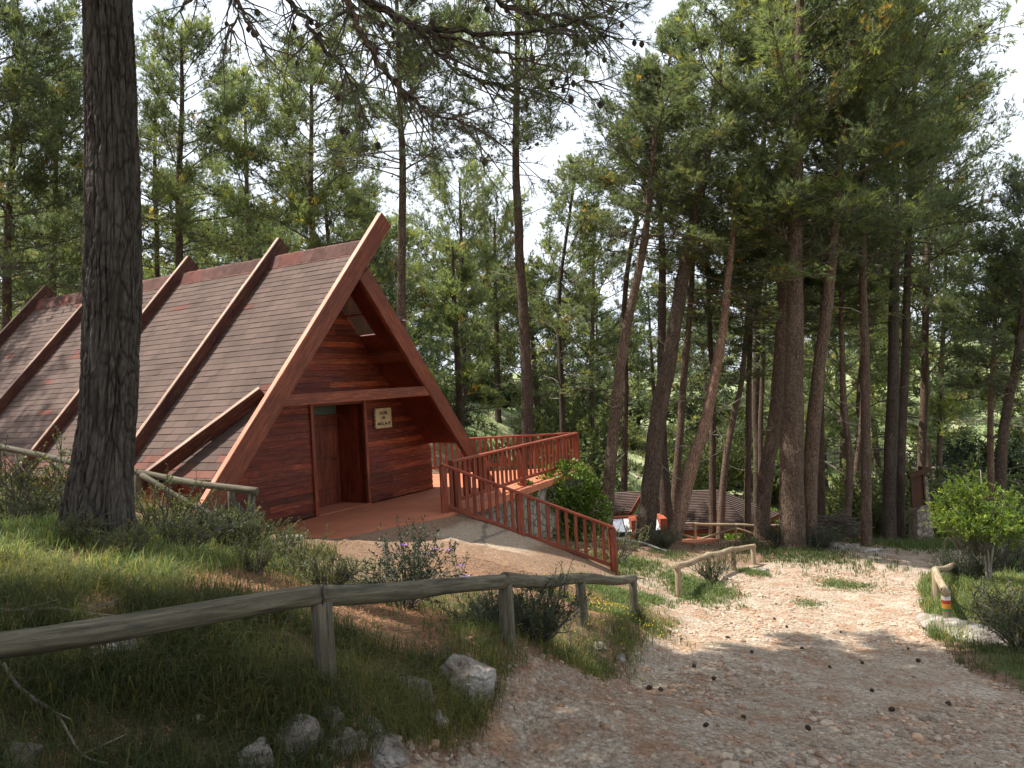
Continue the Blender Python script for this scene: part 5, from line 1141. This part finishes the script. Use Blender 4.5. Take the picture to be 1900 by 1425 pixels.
    # yellow and small flowers near the last posts
    n=260; c=hit(1150,1140); X=c[0]+r.normal(size=n)*.45; Y=c[1]+r.normal(size=n)*.75; c2=hit(1100,1120); X[:90]=c2[0]+r.normal(size=90)*.3;Y[:90]=c2[1]+r.normal(size=90)*.4; Z=gz(X,Y)+.05+.05*r.random(n); Cn=np.c_[X,Y,Z]
    v,f=blobs(Cn,.006+.005*r.random(n),r); v2,f2=sticks(np.c_[X,Y,Z-.12],Cn,np.full(n,.002),np.full(n,.002)); V,F_,Mi,T_=join([(v,f,0,None),(v2,f2,1,None)]); tag(mobj('yellow_wildflowers',tri_mesh('yellow_wildflowers',V,F_,[M['yellow'],M['shrub']],Mi,T_)),'tiny yellow wildflowers by the last posts of the foreground fence','flowers',kind='stuff')
grass()
# rocks
import bmesh
def ico(n):
    bm=bmesh.new(); bmesh.ops.create_icosphere(bm,subdivisions=n,radius=1); v=np.array([q.co[:] for q in bm.verts]); f=np.array([[w_.index for w_ in q.verts] for q in bm.faces]); bm.free(); return v,f
I5=ico(5); I1=ico(1); I2=ico(2)
def rock(label,px,py,sx,sy,sz,seed,d=None,tilt=(0,0),sink=.58,name='rock',cuts=9,mat='limestone',rz=None,noise=.11):
    r=np.random.default_rng(seed); p,f=I5; n=unit(r.normal(size=(cuts,3))); h=.62+.38*r.random(cuts); dt=p@n.T; rad=np.min(np.where(dt>.05,h/np.maximum(dt,.05),9),1); rad=np.minimum(rad,1.15)
    v=p*rad[:,None]; v=v*(1+noise*1.4*fbm(v[:,0]*2.5+seed,v[:,1]*2.5,v[:,2]*2.5,5,seed)[:,None]-noise*.8*(np.abs(vn(v[:,0]*2.2,v[:,1]*2.2,v[:,2]*2.2+seed,3))<.05)[:,None]); v=v*np.array([sx,sy,sz])
    R_=Euler((tilt[0],tilt[1],r.random()*6 if rz is None else rz)).to_matrix(); c=G(px,py,d); o=mobj(name,tri_mesh(name,v,f,M[mat],smooth=True)); 
    o.data.polygons.foreach_set('use_smooth',np.zeros(len(f),bool)); o.location=(c[0],c[1],c[2]+sz*(1-2*sink)); o.rotation_euler=R_.to_euler(); return tag(o,label,'rock')
rock('pale angular limestone boulder below the second fence post, half sunk in the grassy bank',862,1262,.21,.18,.20,1)
rock('flat topped grey limestone rock left of the boulder on the bank',755,1288,.16,.13,.11,2)
rock('tall cracked boulder at the bottom of the bank below the first post',555,1375,.13,.11,.13,3)
rock('blocky pinkish rock leaning on the tall cracked boulder',625,1385,.10,.09,.09,4)
rock('broad rough boulder cut by the lower picture edge',470,1420,.15,.12,.11,5)
rock('long low rock at the foot of the bank beside the track',715,1392,.17,.12,.08,6)
rock('small sunlit ochre rock between the bigger boulders',615,1335,.08,.06,.05,7)
rock('second small ochre rock at the foot of the bank',660,1370,.075,.06,.06,8)
rock('small white rock at the base of the first fence post',600,1268,.055,.045,.04,9,sink=.2)
rock('flat pale slab lying under the foreground rail on the left',195,1215,.16,.12,.04,10,sink=.3)
rock('small grey rock below the foreground rail at the left',125,1250,.07,.06,.04,11)
rock('grey rock buried below the boulder near the track edge',800,1335,.10,.08,.06,12)
rock('small rock in the rubble under the flat topped rock',690,1345,.07,.06,.05,13)
rock('grey rock at the lower left picture corner',30,1400,.10,.08,.06,14)
rock('rock beside the third fence post foot',1110,1200,.10,.08,.05,15)
rock('stone at the edge of the track below the third fence post',1150,1222,.07,.07,.05,16)
_a,_b=at(1722,1158,12.2),at(1838,1214,10.7); _m=(_a+_b)/2; _v=_b-_a; sl_=rock('long pale leaning stone slab at the foot of the painted post',1776,1178,float(np.linalg.norm(_v))*.62,.36,.07,17,name='stone_slab',cuts=11,rz=0,noise=.05)
sl_.location=_m+np.array([0,0,.10]); sl_.rotation_mode='QUATERNION'; sl_.rotation_quaternion=(Vector(_v).to_track_quat('X','Z')@Euler((.25,0,0)).to_quaternion())
rock('rounded pale boulder at the end of the pale fence by the woodpile',1545,1017,.42,.3,.24,18,noise=.08)
rock('grey boulder right of the rounded pale boulder by the woodpile',1568,1018,.36,.3,.20,19)
rock('low stone under the end post of the short pale fence',1408,1058,.28,.16,.06,20,rz=-.5)
rock('long low stone below the woodpile',1600,1024,.6,.15,.10,21,rz=.1)
# woodpile of cut branches
p=hit(1590,1014); mb=MB(); rr_=random.Random(3)
for i in range(120):
    a=rr_.uniform(-.5,.5); x=rr_.uniform(-.75,.75); z=rr_.uniform(0,.85)*(1-abs(x)/1.1); y=rr_.uniform(-.3,.3); l=rr_.uniform(.3,.9); mb.tube([(x-l/2*math.cos(a),y,z-l/2*math.sin(a)),(x,y+.02,z+.03),(x+l/2*math.cos(a),y+rr_.uniform(-.2,.2),z+l/2*math.sin(a))],[.015,.018,.01],5,tint=(1,1,1))
tag(mb.build('brush_pile',M['twig'],None,(p[0]+.1,p[1]+1.6,p[2]-.05)),'heap of cut dark branches between the crooked pale pine and the dark pine','brush pile')
# gravel of the track and pine litter
def gravel():
    r=np.random.default_rng(33); parts=[]
    def put(n,x0,x1,y0,y1,s0,s1,prob,base=I1):
        X=r.uniform(x0,x1,n*4);Y=r.uniform(y0,y1,n*4); m=r.random(n*4)<prob(X,Y); X=X[m][:n];Y=Y[m][:n];k=len(X); s=s0+(s1-s0)*r.random(k)**4; C=np.c_[X,Y,gz(X,Y)+s*.12]; p,f=base
        sc=np.stack([s*(.8+.5*r.random(k)),s*(.7+.4*r.random(k)),s*(.4+.35*r.random(k))],1); a=r.random(k)*6.28; v=p[None]*(1+.35*(r.random((k,len(p),1))-.5))*sc[:,None]; x=v[...,0]*np.cos(a)[:,None]-v[...,1]*np.sin(a)[:,None]; y=v[...,0]*np.sin(a)[:,None]+v[...,1]*np.cos(a)[:,None]; v=np.stack([x,y,v[...,2]],-1)+C[:,None]
        t=(.5+.65*r.random((k,1)))*np.where(r.random((k,1))<.3,np.array([[1.05,.78,.62]]),np.array([[1,.93,.84]])); parts.append((v.reshape(-1,3),(np.arange(k)[:,None,None]*len(p)+f[None]).reshape(-1,3),0,np.repeat(t,len(p),0)))
    on=lambda X,Y:(X>left_edge(Y)-.15)*(X<right_edge(Y)+.1)*np.clip(.35+1.4*fbm(X*1.2,Y*.8,0,3,51),.03,1)
    edge=lambda X,Y:np.exp(-((X-left_edge(Y)+.1)/.35)**2)
    put(5200,-1,6,3.6,8,.008,.038,on); put(7000,0,8,7.5,17,.010,.042,on); put(1000,-2.2,1.6,3.2,8,.010,.036,edge,I2); put(260,.5,5.5,3.6,7,.03,.062,on,I2); put(900,1,9,11,22,.012,.04,lambda X,Y:.6+0*X)
    put(220,-2.6,.4,3.2,5.2,.01,.04,lambda X,Y:(X<left_edge(Y)+.1)*(X>left_edge(Y)-1.0)*1.,I2)
    V,F_,Mi,T_=join(parts); tag(mobj('gravel',tri_mesh('gravel',V,F_,M['pebble'],Mi,T_)),'loose pale gravel and stones strewn over the track','gravel',kind='stuff')
M['pebble']=m_plain('pebble',(.44,.37,.30),.85,.25,14,.4,0,True,.25,.004)
gravel()
def litter():
    r=np.random.default_rng(44); P=[];L=[];T_=[]
    def put(n,x0,x1,y0,y1,l0,l1,prob,dark=1.):
        X=r.uniform(x0,x1,n*3);Y=r.uniform(y0,y1,n*3); m=r.random(n*3)<prob(X,Y);X=X[m][:n];Y=Y[m][:n]; P.append(np.c_[X,Y,gz(X,Y)+.004+.012*r.random(len(X))]);L.append(r.uniform(l0,l1,len(X)));T_.append((.5+.9*r.random((len(X),1)))*dark*np.array([[1,.78,.6]]))
    lt=lambda X,Y:np.exp(-(((X+2.0)/2.0)**2+((Y-6.6)/1.1)**2))*1.2
    put(22000,-5,1.5,4.5,8.5,.04,.11,lt); put(9000,-1.5,3.2,6.5,12.5,.04,.10,lambda X,Y:(X<left_edge(Y))*.8); put(9000,-4,1.2,2.6,7,.04,.10,lambda X,Y:(X<left_edge(Y))*.6); put(7000,0,7,3.8,12,.03,.08,lambda X,Y:(X>left_edge(Y))*.5,.7); put(7000,1.5,14,12,24,.05,.13,lambda X,Y:.6+0*X,.9); put(3000,-3,2,9,14,.05,.1,lambda X,Y:.6+0*X)
    P=np.concatenate(P);L=np.concatenate(L);T_=np.concatenate(T_);k=len(P);a=r.random(k)*6.28; d=np.c_[np.cos(a),np.sin(a),r.normal(size=k)*.25]*L[:,None]*.5; s=np.c_[-np.sin(a),np.cos(a),np.zeros(k)]*(.0016+.0035*r.random((k,1))**3)*(1+P[:,1:2]*.05); up=np.array([0,0,.006])
    V=np.stack([P-d-s,P-d+s,P+up,P+d+s*.5,P+d-s*.5],1).reshape(-1,3); b=np.arange(k)[:,None]*5; F_=np.concatenate([b+np.array([0,2,1]),b+np.array([2,4,3])]); tag(mobj('pine_litter',tri_mesh('pine_litter',V,F_,M['litter'],tint=np.repeat(T_,5,0))),'fallen brown pine needles and twigs on the ground','litter',kind='stuff')
M['litter']=m_plain('litter',(.34,.22,.14),.9,.3,30,.1,0,True,.2)
litter()
# pine cones on the ground
def cone_mesh():
    mb=MB(); n=12;m=11; vs=[];fs=[]
    for i in range(n+1):
        f=i/n; r_=.030*math.sin(math.pi*min(.98,f*.94+.05))**.65*(1.18 if i%2 else .86)
        for j in range(m): a=2*math.pi*(j+.5*(i%2))/m; vs.append((r_*math.cos(a),r_*math.sin(a),.045*(1-2*f)))
    for i in range(n):
        for j in range(m): fs.append((i*m+j,(i+1)*m+j,(i+1)*m+(j+1)%m,i*m+(j+1)%m))
    fs.append(tuple(range(m)));fs.append(tuple(range(n*m+m-1,n*m-1,-1))); mb.add(vs,fs); return mb
co0=cone_mesh().build('pine_cone',M['cone']); first=True
for (px,py) in ((1325,1262),(1242,1175),(1288,1238),(1655,1320),(1704,1228),(1685,1206),(1560,1175),(1500,1355),(1440,1122),(1437,1150),(1460,1165),(1205,1280),(1226,1284),(1395,1212),(1600,1232),(1350,1185),(1618,1285),(1488,1205),(1264,1188),(1380,1335),(1760,1310),(1310,1350),(1540,1240),(1330,1130),(1480,1092)):
    c=hit(px,py); o=co0 if first else co0.copy()
    if not first: COL.objects.link(o)
    first=False; o.location=(c[0],c[1],c[2]+.018); o.rotation_euler=(1.4+random.uniform(-.3,.3),random.random(),random.random()*6); s=random.uniform(.5,.85); o.scale=(s,s,s); tag(o,'small dark pine cone lying on the stony track','pine cone','pine cones lying on the track')
# dead sticks on the bank
for i,(px,py,L_,a,lab) in enumerate(((60,1150,.9,.1,'crooked dark stick lying behind the foreground rail at the left'),(100,1360,.8,-.5,'pale bent dead twig in the dark grass at the lower left'),(650,1180,.5,.4,'short pale stick right of the first fence post'),(235,1065,.5,1.2,'thin twig standing in the brown litter patch'))):
    c=hit(px,py); mb=MB(); r=random.Random(i); pts=[];x=-L_/2; z=.05
    for k in range(6): gx,gy=c[0]+x*math.cos(a)+r.uniform(-.03,.03),c[1]+x*math.sin(a)+r.uniform(-.06,.06); pts.append((gx,gy,g1(gx,gy)+.03+r.uniform(0,.05))); x+=L_/5
    mb.tube(pts,[.010,.010,.009,.007,.005,.003],6,.1,sub=3)
    for k in (2,4): mb.tube([pts[k],(pts[k][0]+r.uniform(.05,.2),pts[k][1]+r.uniform(-.15,.15),pts[k][2]+r.uniform(.0,.06))],[.005,.002],5)
    tag(mb.build('stick',M['dtwig']),lab,'stick')

# ================================================================ air
def haze():
    m=bpy.data.materials.new('haze_air'); m.use_nodes=True; nt=m.node_tree; nt.nodes.clear(); o=nt.nodes.new('ShaderNodeOutputMaterial'); v=nt.nodes.new('ShaderNodeVolumePrincipled'); v.inputs['Color'].default_value=(.80,.88,1,1); v.inputs['Density'].default_value=.0009; v.inputs['Anisotropy'].default_value=.3; nt.links.new(v.outputs[0],o.inputs['Volume'])
    mb=MB(); mb.box(-4200,4200,-4200,4200,-420,320); tag(mb.build('haze',m),kind='stuff')
#haze()
